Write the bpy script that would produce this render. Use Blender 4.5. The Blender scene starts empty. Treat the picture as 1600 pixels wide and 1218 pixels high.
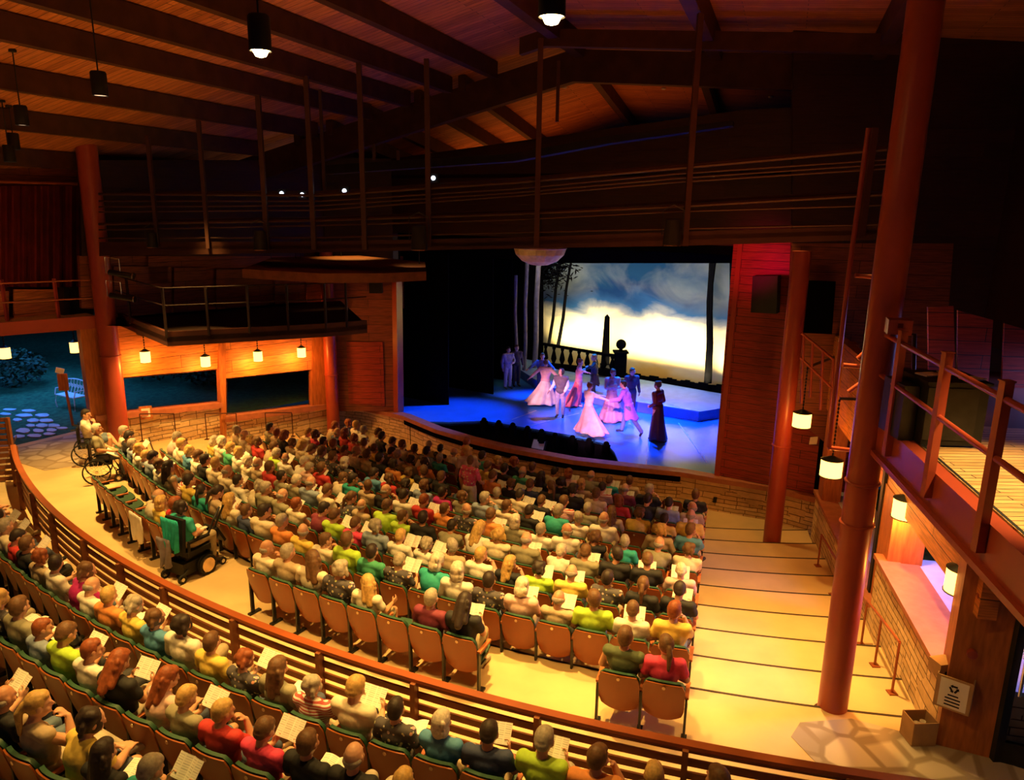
import bpy, bmesh, math, random
import numpy as np
from mathutils import Vector, Matrix
random.seed(7)
SC = bpy.context.scene
# ---------------------------------------------------------------- camera
F, CX, CY, H = 1172., 800., 609., 6.4
_n = np.array([730-CX, 5394-CY, F]); _n /= np.linalg.norm(_n)
_up = -_n; _z = np.array([0, 0, 1.]); _Y = _z-_up*_z.dot(_up); _Y /= np.linalg.norm(_Y); _X = np.cross(_Y, _up)
RM = np.array([_X, _Y, _up])
cam = bpy.data.objects.new('camera', bpy.data.cameras.new('camera')); SC.collection.objects.link(cam)
m = Matrix.Identity(4)
for i in range(3):
    m[i][0] = RM[i, 0]; m[i][1] = -RM[i, 1]; m[i][2] = -RM[i, 2]
m[2][3] = H
cam.matrix_world = m
cam.data.sensor_width = 36; cam.data.lens = F/1600*36; cam.data.clip_start = .05; cam.data.clip_end = 400
SC.camera = cam
SC.view_settings.view_transform = 'Standard'; SC.view_settings.look = 'None'
SC.view_settings.gamma = 1; SC.view_settings.exposure = 0.0; SC.view_settings.use_curve_mapping = False
# ---------------------------------------------------------------- world (dusk sky)
w = bpy.data.worlds.new('dusk'); SC.world = w; w.use_nodes = True
bg = w.node_tree.nodes['Background']; bg.inputs[0].default_value = (.012, .05, .12, 1); bg.inputs[1].default_value = .22

def ray(px, py):
    return RM @ np.array([(px-CX)/F, (py-CY)/F, 1.])
def at(px, py, z):                      # the point at height z seen at a spot of the survey photograph
    d = ray(px, py); t = (z-H)/d[2]; return Vector((d[0]*t, d[1]*t, z))
def vp(px, py, A, B, off=0.):           # the point of the vertical plane A-B
    A = np.array(A, float)[:2]; B = np.array(B, float)[:2]; d = ray(px, py); w = B-A
    n = np.array([w[1], -w[0]]); n /= np.linalg.norm(n)
    if n@A > 0: n = -n                  # n points to the camera side
    k = ((A+n*off)@n)/(d[:2]@n); return Vector((d[0]*k, d[1]*k, H+d[2]*k))
def nrm(A, B):
    w = np.array([B[0]-A[0], B[1]-A[1]]); n = np.array([w[1], -w[0]]); n /= np.linalg.norm(n)
    if n@np.array([A[0], A[1]]) > 0: n = -n
    return Vector((n[0], n[1], 0))
CEN = Vector((8.47, 30.06, 0))
def RR(row, phi):
    return {-1: 25.35, -2: 26.37, -3: 27.4, -4: 28.4}[row] if row < 0 else 23.08-(row-1)*(1.07-.004*(-phi-16))
def rf(row):
    return {-1: .1, -2: .3, -3: .5, -4: .7}[row] if row < 0 else -.16*(row-1)
def polar(R, phi, z=0.):
    a = math.radians(phi); return Vector((CEN.x+R*math.sin(a), CEN.y-R*math.cos(a), z))
# ---------------------------------------------------------------- lights
def spot(name, loc, tgt, energy, col, size=60, blend=.6, rad=.15):
    l = bpy.data.lights.new(name, 'SPOT'); l.energy = energy; l.color = col; l.spot_size = math.radians(size); l.spot_blend = blend; l.shadow_soft_size = rad
    o = bpy.data.objects.new(name, l); SC.collection.objects.link(o); o.location = loc
    o.rotation_euler = (Vector(tgt)-Vector(loc)).to_track_quat('-Z', 'Y').to_euler(); return o
def point(name, loc, energy, col, rad=.08):
    l = bpy.data.lights.new(name, 'POINT'); l.energy = energy; l.color = col; l.shadow_soft_size = rad
    o = bpy.data.objects.new(name, l); SC.collection.objects.link(o); o.location = loc; return o
def area(name, loc, tgt, energy, col, sx, sy, spread=180):
    l = bpy.data.lights.new(name, 'AREA'); l.shape = 'RECTANGLE'; l.size = sx; l.size_y = sy; l.energy = energy; l.color = col; l.spread = math.radians(spread)
    o = bpy.data.objects.new(name, l); SC.collection.objects.link(o); o.location = loc
    o.rotation_euler = (Vector(tgt)-Vector(loc)).to_track_quat('-Z', 'Y').to_euler(); return o
WARM = (1., .56, .13); AMB = (1., .29, .035)
def down(px, py, z, e, size=62, col=WARM, dx=0, dy=0, blend=.9, h=7.0):
    t = at(px, py, z); spot('house_downlight', (t.x+dx, t.y+dy, h), t, e*.82, col, size, blend, .12)
#LIGHTS#
down(150, 770, 0, 5200, 74)
down(330, 900, 0, 2300, 62)
down(740, 1020, 0, 4300, 70)
down(1010, 1010, 0, 2100, 60)
down(1210, 1010, -.3, 3400, 62)
down(1340, 1070, -.2, 600, 44)
down(830, 860, -.4, 3600, 38)
down(560, 830, -.4, 2600, 50)
down(330, 760, -.4, 3300, 52)
down(245, 712, -.3, 420, 125, h=2.95)  # unseen lamp under the gallery, added to brighten the left stone wall
down(560, 720, -1, 800, 60)
down(370, 700, -.5, 420, 125, h=2.95)  # added under the gallery as well, for the middle of that wall
down(470, 690, -.8, 260, 120, h=2.95)  # added likewise for the stage end of that wall, no fitting there
down(1180, 830, -1.2, 500, 50)
down(880, 790, -1, 450, 60)
down(1120, 830, -1.2, 700, 50)
down(100, 980, .2, 1600, 64)
down(330, 1110, .3, 2300, 60)
down(700, 1180, .3, 1300, 60)
down(60, 1160, .6, 900, 60)
spot('deck_lamp', (4.9, 6.0, 6.9), (4.9, 6.2, 4), 1000, (1, .62, .2), 60, .5)
area('ceiling_fill', (-6, 11, 5.2), (-7, 14, 9.5), 75, (1, .36, .06), 8, 6, 125)  # unseen fill lights added under the roof to brighten the near planks
area('ceiling_fill', (3, 12, 5.8), (3, 15, 10), 40, (1, .22, .04), 5, 4, 115)
area('dusk_sky_west', (-18, 25.5, 5.2), (-18, 26.5, 0), 950, (.05, .30, 1), 9, 9, 120)
area('dusk_sky_east', (9.2, 9.8, 3.1), (6.4, 9.6, .7), 300, (.30, .32, 1), 2.0, 4, 110)
spot('balcony_fill', (-11.2, 15.2, 5.6), (-12.6, 18.2, 4.1), 90, (1, .38, .12), 60, .8)  # unseen spot added to light the plywood panels on the balcony
area('far_ceiling_fill', (1.5, 25.5, 7.7), (1.2, 25.2, 9.5), 42, (1, .24, .035), 9, 3, 160)  # fill lights added out of sight behind the walls to brighten the far roof
area('far_ceiling_fill', (-8.0, 26.5, 7.3), (-8.0, 26.0, 9), 20, (1, .26, .04), 4, 2, 160)
# ---------------------------------------------------------------- materials
MT = {}
def newmat(name):
    mt = bpy.data.materials.new(name); mt.use_nodes = True; nt = mt.node_tree; b = nt.nodes['Principled BSDF']; MT[name] = mt; return mt, nt, b
def nd(nt, t, **k):
    n = nt.nodes.new(t)
    for a, v in k.items(): setattr(n, a, v)
    return n
def pmat(name, col, rough=.6, metal=0., var=.25, scale=6., bump=.05, stretch=(1, 1, 1), spec=.3):
    mt, nt, b = newmat(name); L = nt.links
    tc = nd(nt, 'ShaderNodeTexCoord'); mp = nd(nt, 'ShaderNodeMapping'); mp.inputs['Scale'].default_value = stretch
    no = nd(nt, 'ShaderNodeTexNoise'); no.inputs['Scale'].default_value = scale; no.inputs['Detail'].default_value = 5
    L.new(tc.outputs['Object'], mp.inputs[0]); L.new(mp.outputs[0], no.inputs[0])
    r = nd(nt, 'ShaderNodeValToRGB'); c = Vector(col); r.color_ramp.elements[0].position = .3; r.color_ramp.elements[1].position = .7
    r.color_ramp.elements[0].color = (*(c*(1-var)), 1); r.color_ramp.elements[1].color = (*[min(1, x) for x in c*(1+var)], 1)
    L.new(no.outputs[0], r.inputs[0]); L.new(r.outputs[0], b.inputs['Base Color'])
    bp = nd(nt, 'ShaderNodeBump'); bp.inputs['Strength'].default_value = min(1, bump*4); bp.inputs['Distance'].default_value = .01
    L.new(no.outputs[0], bp.inputs['Height']); L.new(bp.outputs[0], b.inputs['Normal'])
    b.inputs['Roughness'].default_value = rough; b.inputs['Metallic'].default_value = metal; b.inputs['Specular IOR Level'].default_value = spec
    return mt
def plank(name, c1, c2, w=.14, l=3., gap=(.02, .008, .004), rough=.5, swap=False, knots=True):
    mt, nt, b = newmat(name); L = nt.links
    uv = nd(nt, 'ShaderNodeUVMap'); mp = nd(nt, 'ShaderNodeMapping')
    if swap: mp.inputs['Rotation'].default_value = (0, 0, math.pi/2)
    L.new(uv.outputs[0], mp.inputs[0])
    br = nd(nt, 'ShaderNodeTexBrick'); br.offset = .37; br.inputs['Scale'].default_value = 1; br.inputs['Brick Width'].default_value = l; br.inputs['Row Height'].default_value = w
    br.inputs['Mortar Size'].default_value = .006; br.inputs['Color1'].default_value = (*c1, 1); br.inputs['Color2'].default_value = (*c2, 1); br.inputs['Mortar'].default_value = (*gap, 1); br.inputs['Bias'].default_value = 0
    L.new(mp.outputs[0], br.inputs['Vector'])
    m2 = nd(nt, 'ShaderNodeMapping'); m2.inputs['Scale'].default_value = (1.2, 14, 1); L.new(mp.outputs[0], m2.inputs[0])
    no = nd(nt, 'ShaderNodeTexNoise'); no.inputs['Scale'].default_value = 2.2; no.inputs['Detail'].default_value = 6; L.new(m2.outputs[0], no.inputs[0])
    mx = nd(nt, 'ShaderNodeMix', data_type='RGBA', blend_type='MULTIPLY'); mx.inputs[0].default_value = .8
    rp = nd(nt, 'ShaderNodeValToRGB'); rp.color_ramp.elements[0].position = .3; rp.color_ramp.elements[0].color = (.45, .4, .35, 1); rp.color_ramp.elements[1].position = .6; rp.color_ramp.elements[1].color = (1.15, 1.1, 1.05, 1)
    L.new(no.outputs[0], rp.inputs[0]); L.new(br.outputs[0], mx.inputs[6]); L.new(rp.outputs[0], mx.inputs[7]); L.new(mx.outputs[2], b.inputs['Base Color'])
    b.inputs['Roughness'].default_value = rough
    bp = nd(nt, 'ShaderNodeBump'); bp.inputs['Strength'].default_value = .5; bp.inputs['Distance'].default_value = .01; bp.invert = True
    L.new(br.outputs['Fac'], bp.inputs['Height']); L.new(bp.outputs[0], b.inputs['Normal'])
    return mt
def stone(name, c1, c2, mortar, w=.42, h=.12):
    mt, nt, b = newmat(name); L = nt.links
    uv = nd(nt, 'ShaderNodeUVMap')
    n0 = nd(nt, 'ShaderNodeTexNoise'); n0.inputs['Scale'].default_value = 1.7; n0.inputs['Detail'].default_value = 3; L.new(uv.outputs[0], n0.inputs[0])
    ad = nd(nt, 'ShaderNodeMix', data_type='VECTOR'); ad.inputs[0].default_value = .075
    L.new(uv.outputs[0], ad.inputs[4]); L.new(n0.outputs['Color'], ad.inputs[5])
    def brick(off, fr, ww, hh):
        br = nd(nt, 'ShaderNodeTexBrick'); br.offset = off; br.offset_frequency = fr; br.squash = .6; br.squash_frequency = 3
        br.inputs['Scale'].default_value = 1; br.inputs['Brick Width'].default_value = ww; br.inputs['Row Height'].default_value = hh; br.inputs['Mortar Size'].default_value = .009; br.inputs['Mortar Smooth'].default_value = .3
        br.inputs['Color1'].default_value = (*c1, 1); br.inputs['Color2'].default_value = (*c2, 1); br.inputs['Mortar'].default_value = (*mortar, 1)
        L.new(ad.outputs[1], br.inputs['Vector']); return br
    A = brick(.43, 2, w, h); B = brick(.6, 3, w*1.7, h*1.6)
    ck = nd(nt, 'ShaderNodeTexNoise'); ck.inputs['Scale'].default_value = .9; ck.inputs['Detail'].default_value = 0; L.new(uv.outputs[0], ck.inputs[0])
    gt = nd(nt, 'ShaderNodeMath', operation='GREATER_THAN'); gt.inputs[1].default_value = .52; L.new(ck.outputs[0], gt.inputs[0])
    mx = nd(nt, 'ShaderNodeMix', data_type='RGBA'); L.new(gt.outputs[0], mx.inputs[0]); L.new(A.outputs[0], mx.inputs[6]); L.new(B.outputs[0], mx.inputs[7])
    n2 = nd(nt, 'ShaderNodeTexNoise'); n2.inputs['Scale'].default_value = 9; n2.inputs['Detail'].default_value = 6; L.new(uv.outputs[0], n2.inputs[0])
    rp = nd(nt, 'ShaderNodeValToRGB'); rp.color_ramp.elements[0].color = (.65, .6, .5, 1); rp.color_ramp.elements[1].color = (1.2, 1.15, 1.1, 1); L.new(n2.outputs[0], rp.inputs[0])
    m3 = nd(nt, 'ShaderNodeMix', data_type='RGBA', blend_type='MULTIPLY'); m3.inputs[0].default_value = 1; L.new(mx.outputs[2], m3.inputs[6]); L.new(rp.outputs[0], m3.inputs[7]); L.new(m3.outputs[2], b.inputs['Base Color'])
    mf = nd(nt, 'ShaderNodeMix', data_type='FLOAT'); L.new(gt.outputs[0], mf.inputs[0]); L.new(A.outputs['Fac'], mf.inputs[2]); L.new(B.outputs['Fac'], mf.inputs[3])
    bp = nd(nt, 'ShaderNodeBump'); bp.invert = True; bp.inputs['Strength'].default_value = .9; bp.inputs['Distance'].default_value = .03; L.new(mf.outputs[0], bp.inputs['Height']); L.new(bp.outputs[0], b.inputs['Normal'])
    b.inputs['Roughness'].default_value = .85
    return mt
def flag(name, c1, c2, joint, scale=1.6, rough=.6):
    mt, nt, b = newmat(name); L = nt.links
    tc = nd(nt, 'ShaderNodeTexCoord'); mp = nd(nt, 'ShaderNodeMapping'); mp.inputs['Scale'].default_value = (1, 1, 0); L.new(tc.outputs['Object'], mp.inputs[0])
    v = nd(nt, 'ShaderNodeTexVoronoi', feature='DISTANCE_TO_EDGE'); v.inputs['Scale'].default_value = scale; L.new(mp.outputs[0], v.inputs['Vector'])
    v2 = nd(nt, 'ShaderNodeTexVoronoi'); v2.inputs['Scale'].default_value = scale; L.new(mp.outputs[0], v2.inputs['Vector'])
    cr = nd(nt, 'ShaderNodeMix', data_type='RGBA'); sp = nd(nt, 'ShaderNodeSeparateColor'); L.new(v2.outputs['Color'], sp.inputs[0]); L.new(sp.outputs[0], cr.inputs[0]); cr.inputs[6].default_value = (*c1, 1); cr.inputs[7].default_value = (*c2, 1)
    r = nd(nt, 'ShaderNodeValToRGB'); r.color_ramp.elements[0].position = .05; r.color_ramp.elements[1].position = .11; L.new(v.outputs[0], r.inputs[0])
    mx = nd(nt, 'ShaderNodeMix', data_type='RGBA'); L.new(r.outputs[0], mx.inputs[0]); mx.inputs[6].default_value = (*joint, 1); L.new(cr.outputs[2], mx.inputs[7]); L.new(mx.outputs[2], b.inputs['Base Color'])
    b.inputs['Roughness'].default_value = rough; return mt
def tint(name, rough=.75, var=.18, scale=14, pattern=None, sheen=0):
    """a cloth, skin or hair whose own colour is the object's colour"""
    mt, nt, b = newmat(name); L = nt.links
    oi = nd(nt, 'ShaderNodeObjectInfo'); tc = nd(nt, 'ShaderNodeTexCoord')
    no = nd(nt, 'ShaderNodeTexNoise'); no.inputs['Scale'].default_value = scale; no.inputs['Detail'].default_value = 4; L.new(tc.outputs['Object'], no.inputs[0])
    rp = nd(nt, 'ShaderNodeValToRGB'); rp.color_ramp.elements[0].position = .3; rp.color_ramp.elements[0].color = (1-var,)*3+(1,); rp.color_ramp.elements[1].position = .7; rp.color_ramp.elements[1].color = (1+var*.3,)*3+(1,)
    L.new(no.outputs[0], rp.inputs[0])
    mx = nd(nt, 'ShaderNodeMix', data_type='RGBA', blend_type='MULTIPLY'); mx.inputs[0].default_value = 1; L.new(oi.outputs['Color'], mx.inputs[6]); L.new(rp.outputs[0], mx.inputs[7]); out = mx.outputs[2]
    if pattern == 'stripe':
        wv = nd(nt, 'ShaderNodeTexWave', bands_direction='Z'); wv.inputs['Scale'].default_value = 9; L.new(tc.outputs['Object'], wv.inputs[0])
        r2 = nd(nt, 'ShaderNodeValToRGB'); r2.color_ramp.interpolation = 'CONSTANT'; r2.color_ramp.elements[1].position = .5; L.new(wv.outputs['Fac'], r2.inputs[0])
        m2 = nd(nt, 'ShaderNodeMix', data_type='RGBA'); L.new(r2.outputs[0], m2.inputs[0]); L.new(out, m2.inputs[6]); m2.inputs[7].default_value = (.85, .8, .75, 1); out = m2.outputs[2]
    if pattern == 'floral':
        v = nd(nt, 'ShaderNodeTexVoronoi'); v.inputs['Scale'].default_value = 17; L.new(tc.outputs['Object'], v.inputs['Vector'])
        r2 = nd(nt, 'ShaderNodeValToRGB'); r2.color_ramp.interpolation = 'CONSTANT'; r2.color_ramp.elements[0].color = (1, 1, 1, 1); r2.color_ramp.elements[1].position = .32; r2.color_ramp.elements[1].color = (0, 0, 0, 1); L.new(v.outputs['Distance'], r2.inputs[0])
        m2 = nd(nt, 'ShaderNodeMix', data_type='RGBA'); L.new(r2.outputs[0], m2.inputs[0]); L.new(out, m2.inputs[6])
        hs = nd(nt, 'ShaderNodeMix', data_type='RGBA'); hs.inputs[0].default_value = .6; L.new(v.outputs['Color'], hs.inputs[6]); hs.inputs[7].default_value = (.75, .6, .35, 1); L.new(hs.outputs[2], m2.inputs[7]); out = m2.outputs[2]
    L.new(out, b.inputs['Base Color']); b.inputs['Roughness'].default_value = rough
    bp = nd(nt, 'ShaderNodeBump'); bp.inputs['Strength'].default_value = .25; bp.inputs['Distance'].default_value = .02; L.new(no.outputs[0], bp.inputs['Height']); L.new(bp.outputs[0], b.inputs['Normal'])
    return mt
def emit(name, col, s):
    mt, nt, b = newmat(name); b.inputs['Base Color'].default_value = (*col, 1); b.inputs['Emission Color'].default_value = (*col, 1); b.inputs['Emission Strength'].default_value = s; return mt
pmat('concrete', (.68, .49, .25), .55, var=.10, scale=1.3, bump=.02)
pmat('dark_nosing', (.055, .035, .02), .8)
pmat('upper_concrete', (.42, .33, .2), .6, var=.15, scale=2)
plank('ceiling_planks', (.60, .24, .075), (.38, .13, .035), .16, 3.2)
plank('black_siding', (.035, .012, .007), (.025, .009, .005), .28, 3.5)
pmat('beam_wood', (.055, .020, .009), .55, var=.3, scale=3, stretch=(1, 1, 1))
plank('valance_wood', (.74, .31, .075), (.58, .21, .045), .35, 4.)
pmat('timber', (.44, .15, .04), .5, var=.25, scale=5, stretch=(4, 4, .6))
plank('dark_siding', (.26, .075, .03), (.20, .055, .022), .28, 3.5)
plank('red_siding', (.36, .045, .022), (.30, .036, .018), .2, 5.)
plank('deck_wood', (.72, .48, .22), (.6, .36, .15), .09, 1.6)
pmat('red_steel', (.36, .060, .03), .32, var=.08, scale=2, bump=.0, spec=.5)
pmat('catwalk_steel', (.045, .016, .01), .5, var=.15, scale=3, bump=.0)
pmat('dark_steel', (.07, .022, .013), .45, var=.15, scale=3, bump=.0)
pmat('rail_steel', (.30, .07, .018), .4, var=.12, scale=3, bump=.0, spec=.5)
pmat('slat_wood', (.20, .065, .022), .5, var=.2, scale=6)
pmat('ledge_wood', (.42, .15, .08), .5, var=.15, scale=6)
stone('limestone', (.86, .70, .46), (.62, .46, .27), (.17, .11, .055), .5, .10)
flag('flagstone', (.58, .50, .40), (.36, .29, .22), (.30, .23, .16), 2.2)
flag('blue_path', (.50, .52, .55), (.38, .40, .45), (.03, .06, .03), 1.5)
pmat('sill_stone', (.50, .50, .62), .7, var=.12, scale=4)
pmat('grass', (.03, .09, .04), .9, var=.5, scale=8)
pmat('leaf', (.012, .035, .014), .6, var=.5, scale=5)
pmat('bark', (.08, .05, .03), .8)
pmat('black', (.012, .012, .012), .6, bump=.0)
pmat('void_black', (.004, .004, .005), 1., bump=.0, spec=0)
pmat('black_metal', (.03, .03, .03), .35, metal=.4, bump=0)
pmat('chrome', (.6, .58, .55), .25, metal=1, var=.05)
pmat('curtain_red', (.13, .010, .010), .9, var=.3, scale=3)
pmat('seat_shell', (.27, .068, .011), .38, var=.10, scale=3, bump=.01, spec=.5, stretch=(1, 1, .3))
pmat('green_vinyl', (.03, .085, .05), .5, var=.15, scale=4, bump=.02)
pmat('arm_wood', (.55, .17, .06), .4)
pmat('plate', (.8, .6, .4), .3, metal=.6)
pmat('rubber', (.02, .02, .02), .8)
pmat('cardboard', (.50, .32, .16), .8, var=.1)
pmat('white_metal', (.75, .8, .85), .5, var=.05)
pmat('paper', (.9, .87, .78), .8, var=.04, bump=0)
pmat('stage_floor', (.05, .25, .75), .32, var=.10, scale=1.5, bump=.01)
pmat('stage_tape', (.7, .7, .75), .6)
pmat('platform_blue', (.16, .28, .60), .5, var=.12, scale=3)
pmat('tree_flat', (.010, .012, .018), .9)
pmat('blade_red', (.5, .05, .04), .5)
pmat('cream_bowl', (.55, .42, .22), .5)
pmat('gray_cloth', (.22, .2, .25), .9)
pmat('teal_cloth', (.02, .42, .40), .9, var=.3)
pmat('rope', (.4, .3, .2), .9)
pmat('gallery_steel', (.018, .007, .005), .6, bump=0)
pmat('canopy_wood', (.16, .055, .02), .6)
tint('cloth'); tint('cloth_striped', pattern='stripe'); tint('cloth_floral', pattern='floral')
tint('skin', .5, .08, 6); tint('hair', .6, .35, 30)
tint('satin', .45, .25, 5)
emit('bulb', (1., .78, .38), 14); emit('lantern_glass', (1., .50, .10), 5); emit('pendant_disc', (1, .75, .5), 1.1); emit('stage_bulb', (.75, .85, 1), 4)
def glassm():
    mt, nt, b = newmat('window_glass'); b.inputs['Base Color'].default_value = (.8, .85, .85, 1); b.inputs['Transmission Weight'].default_value = 1; b.inputs['Roughness'].default_value = .02; b.inputs['IOR'].default_value = 1.02
glassm()
def pagem():
    mt, nt, b = newmat('printed_page'); L = nt.links; uv = nd(nt, 'ShaderNodeUVMap')
    br = nd(nt, 'ShaderNodeTexBrick'); br.offset = 0; br.inputs['Scale'].default_value = 1; br.inputs['Brick Width'].default_value = .30; br.inputs['Row Height'].default_value = .085; br.inputs['Mortar Size'].default_value = .03; br.inputs['Mortar Smooth'].default_value = .1
    br.inputs['Color1'].default_value = (.80, .77, .68, 1); br.inputs['Color2'].default_value = (.45, .43, .38, 1); br.inputs['Mortar'].default_value = (.93, .90, .80, 1); L.new(uv.outputs[0], br.inputs['Vector']); L.new(br.outputs[0], b.inputs['Base Color']); b.inputs['Roughness'].default_value = .7
pagem()
def dropm():
    # the painted sky drop: dark blue storm cloud above, warm cream light below
    mt, nt, b = newmat('painted_sky'); L = nt.links; uv = nd(nt, 'ShaderNodeUVMap'); sp = nd(nt, 'ShaderNodeSeparateXYZ'); L.new(uv.outputs[0], sp.inputs[0])
    def noise(sc, mscale, loc, det=7, dist=.5):
        n = nd(nt, 'ShaderNodeTexNoise'); n.inputs['Scale'].default_value = sc; n.inputs['Detail'].default_value = det; n.inputs['Distortion'].default_value = dist
        mp = nd(nt, 'ShaderNodeMapping'); mp.inputs['Scale'].default_value = mscale; mp.inputs['Location'].default_value = loc; L.new(uv.outputs[0], mp.inputs[0]); L.new(mp.outputs[0], n.inputs[0]); return n
    def math_(op, a, b_, c=None):
        n = nd(nt, 'ShaderNodeMath', operation=op)
        for k, x in enumerate((a, b_, c)):
            if x is None: continue
            if isinstance(x, (int, float)): n.inputs[k].default_value = x
            else: L.new(x, n.inputs[k])
        return n.outputs[0]
    n1 = noise(3.0, (1.3, 1.6, 1), (3.3, 1.2, 0)); u, v = sp.outputs[0], sp.outputs[1]
    # height of the cloud's lower edge: high at centre right, low at the far right
    hump = math_('SINE', math_('MULTIPLY_ADD', u, 5.2, -1.2), 0)
    f = math_('MULTIPLY_ADD', n1.outputs[0], .34, v); f = math_('MULTIPLY_ADD', hump, -.055, f)
    r = nd(nt, 'ShaderNodeValToRGB'); e = r.color_ramp.elements; e[0].position = .16; e[0].color = (.85, .48, .10, 1); e[1].position = 1.0; e[1].color = (.012, .05, .13, 1)
    for p, c in ((.30, (1, .80, .38)), (.55, (1, .86, .50)), (.66, (.80, .72, .48)), (.73, (.22, .24, .30)), (.79, (.02, .07, .20)), (.90, (.008, .03, .11))):
        x = e.new(p); x.color = (*c, 1)
    L.new(f, r.inputs[0])
    n2 = noise(2.2, (1.6, 1.2, 1), (7.7, 4.1, 0), 8, 1.2)
    g = nd(nt, 'ShaderNodeMapRange'); g.inputs[1].default_value = .40; g.inputs[2].default_value = .66
    # pale grey rents in the cloud toward both upper corners
    edge = math_('ABSOLUTE', math_('SUBTRACT', u, .47), 0); L.new(math_('MULTIPLY_ADD', edge, .55, math_('MULTIPLY', n2.outputs[0], .72)), g.inputs[0])
    top = nd(nt, 'ShaderNodeMapRange'); top.inputs[1].default_value = .60; top.inputs[2].default_value = .80; L.new(v, top.inputs[0])
    k = math_('MULTIPLY', math_('MULTIPLY', g.outputs[0], top.outputs[0]), .55)
    mx = nd(nt, 'ShaderNodeMix', data_type='RGBA'); L.new(k, mx.inputs[0]); L.new(r.outputs[0], mx.inputs[6]); mx.inputs[7].default_value = (.28, .31, .30, 1)
    L.new(mx.outputs[2], b.inputs['Base Color']); b.inputs['Roughness'].default_value = .9; b.inputs['Specular IOR Level'].default_value = 0
dropm()
# ---------------------------------------------------------------- mesh helpers
class MB:
    def __init__(s): s.v = []; s.f = []; s.uv = []; s.mi = []
    def face(s, pts, uv=None, mi=0):
        n = len(s.v); s.v += [tuple(p) for p in pts]; s.f.append(tuple(range(n, n+len(pts)))); s.uv.append(uv or auto_uv(pts)); s.mi.append(mi)
    def prism(s, poly, d, mi=0):
        """polygon (list of points) pushed along vector d"""
        P = [Vector(p) for p in poly]; d = Vector(d); Q = [p+d for p in P]
        nn = Vector((0, 0, 0))
        for i in range(len(P)): nn += (P[i]-P[0]).cross(P[(i+1) % len(P)]-P[0])
        if nn.dot(d) > 0: P.reverse(); Q.reverse()
        s.face(P, mi=mi); s.face(Q[::-1], mi=mi)
        for i in range(len(P)):
            j = (i+1) % len(P); s.face([P[j], P[i], Q[i], Q[j]], mi=mi)
        return s
    def box(s, c, size, rz=0, rx=0, mi=0, ry=0):
        R = Matrix.Rotation(rz, 3, 'Z') @ Matrix.Rotation(rx, 3, 'X') @ Matrix.Rotation(ry, 3, 'Y'); x, y, z = [k/2 for k in size]; c = Vector(c)
        P = [c+R@Vector(q) for q in ((-x, -y, -z), (x, -y, -z), (x, y, -z), (-x, y, -z))]; return s.prism(P, R@Vector((0, 0, 2*z)), mi)
    def bar(s, a, b, w, h, mi=0):
        a = Vector(a); b = Vector(b); d = (b-a); u = d.normalized(); sd = u.cross(Vector((0, 0, 1)))
        if sd.length < 1e-3: sd = Vector((1, 0, 0))
        sd.normalize(); up = sd.cross(u)
        P = [a+sd*w/2*i+up*h/2*j for i, j in ((-1, -1), (1, -1), (1, 1), (-1, 1))]; return s.prism(P, d, mi)
    def tube(s, path, r, n=8, mi=0, r2=None):
        P = [Vector(p) for p in path]; rings = []
        for i, p in enumerate(P):
            t = (P[min(i+1, len(P)-1)]-P[max(i-1, 0)]).normalized(); a = t.cross(Vector((0, 0, 1)))
            if a.length < .05: a = t.cross(Vector((1, 0, 0)))
            a.normalize(); b = t.cross(a); rr = r if r2 is None else r+(r2-r)*i/(len(P)-1)
            rings.append([p+(a*math.cos(2*math.pi*k/n)+b*math.sin(2*math.pi*k/n))*rr for k in range(n)])
        for i in range(len(rings)-1):
            for k in range(n):
                l = (k+1) % n; s.face([rings[i][k], rings[i][l], rings[i+1][l], rings[i+1][k]], mi=mi)
        s.face(rings[0][::-1], mi=mi); s.face(rings[-1], mi=mi); return s
    def lathe(s, prof, c=(0, 0, 0), n=16, mi=0, axis='Z'):
        c = Vector(c)
        def P(r, z, k):
            a = 2*math.pi*k/n; q = Vector((r*math.cos(a), r*math.sin(a), z))
            if axis == 'Y': q = Vector((q.x, q.z, q.y))
            if axis == 'X': q = Vector((q.z, q.x, q.y))
            return c+q
        for i in range(len(prof)-1):
            (r0, z0), (r1, z1) = prof[i], prof[i+1]
            for k in range(n):
                pts = [P(r0, z0, k), P(r0, z0, k+1), P(r1, z1, k+1), P(r1, z1, k)]
                if r0 < 1e-6: pts = pts[1:]
                elif r1 < 1e-6: pts = pts[:3]
                if axis in 'Y': pts = pts[::-1]
                s.face(pts, mi=mi)
        return s
    def build(s, name, mats, parent=None, smooth=False, merge=True):
        me = bpy.data.meshes.new(name); me.from_pydata(s.v, [], s.f)
        ul = me.uv_layers.new(name='UVMap'); i = 0
        flat = [c for u in s.uv for q in u for c in q]; ul.data.foreach_set('uv', flat)
        if isinstance(mats, str): mats = [mats]
        for k in mats: me.materials.append(MT[k])
        me.polygons.foreach_set('material_index', s.mi)
        if merge:
            bm = bmesh.new(); bm.from_mesh(me); bmesh.ops.remove_doubles(bm, verts=bm.verts, dist=1e-5); bmesh.ops.recalc_face_normals(bm, faces=bm.faces); bm.to_mesh(me); bm.free()
        if smooth:
            for p in me.polygons: p.use_smooth = True
            me.update()
            try: me.set_sharp_from_angle(angle=math.radians(50))
            except Exception: pass
        o = bpy.data.objects.new(name, me); SC.collection.objects.link(o)
        if parent: o.parent = parent
        return o
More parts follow.
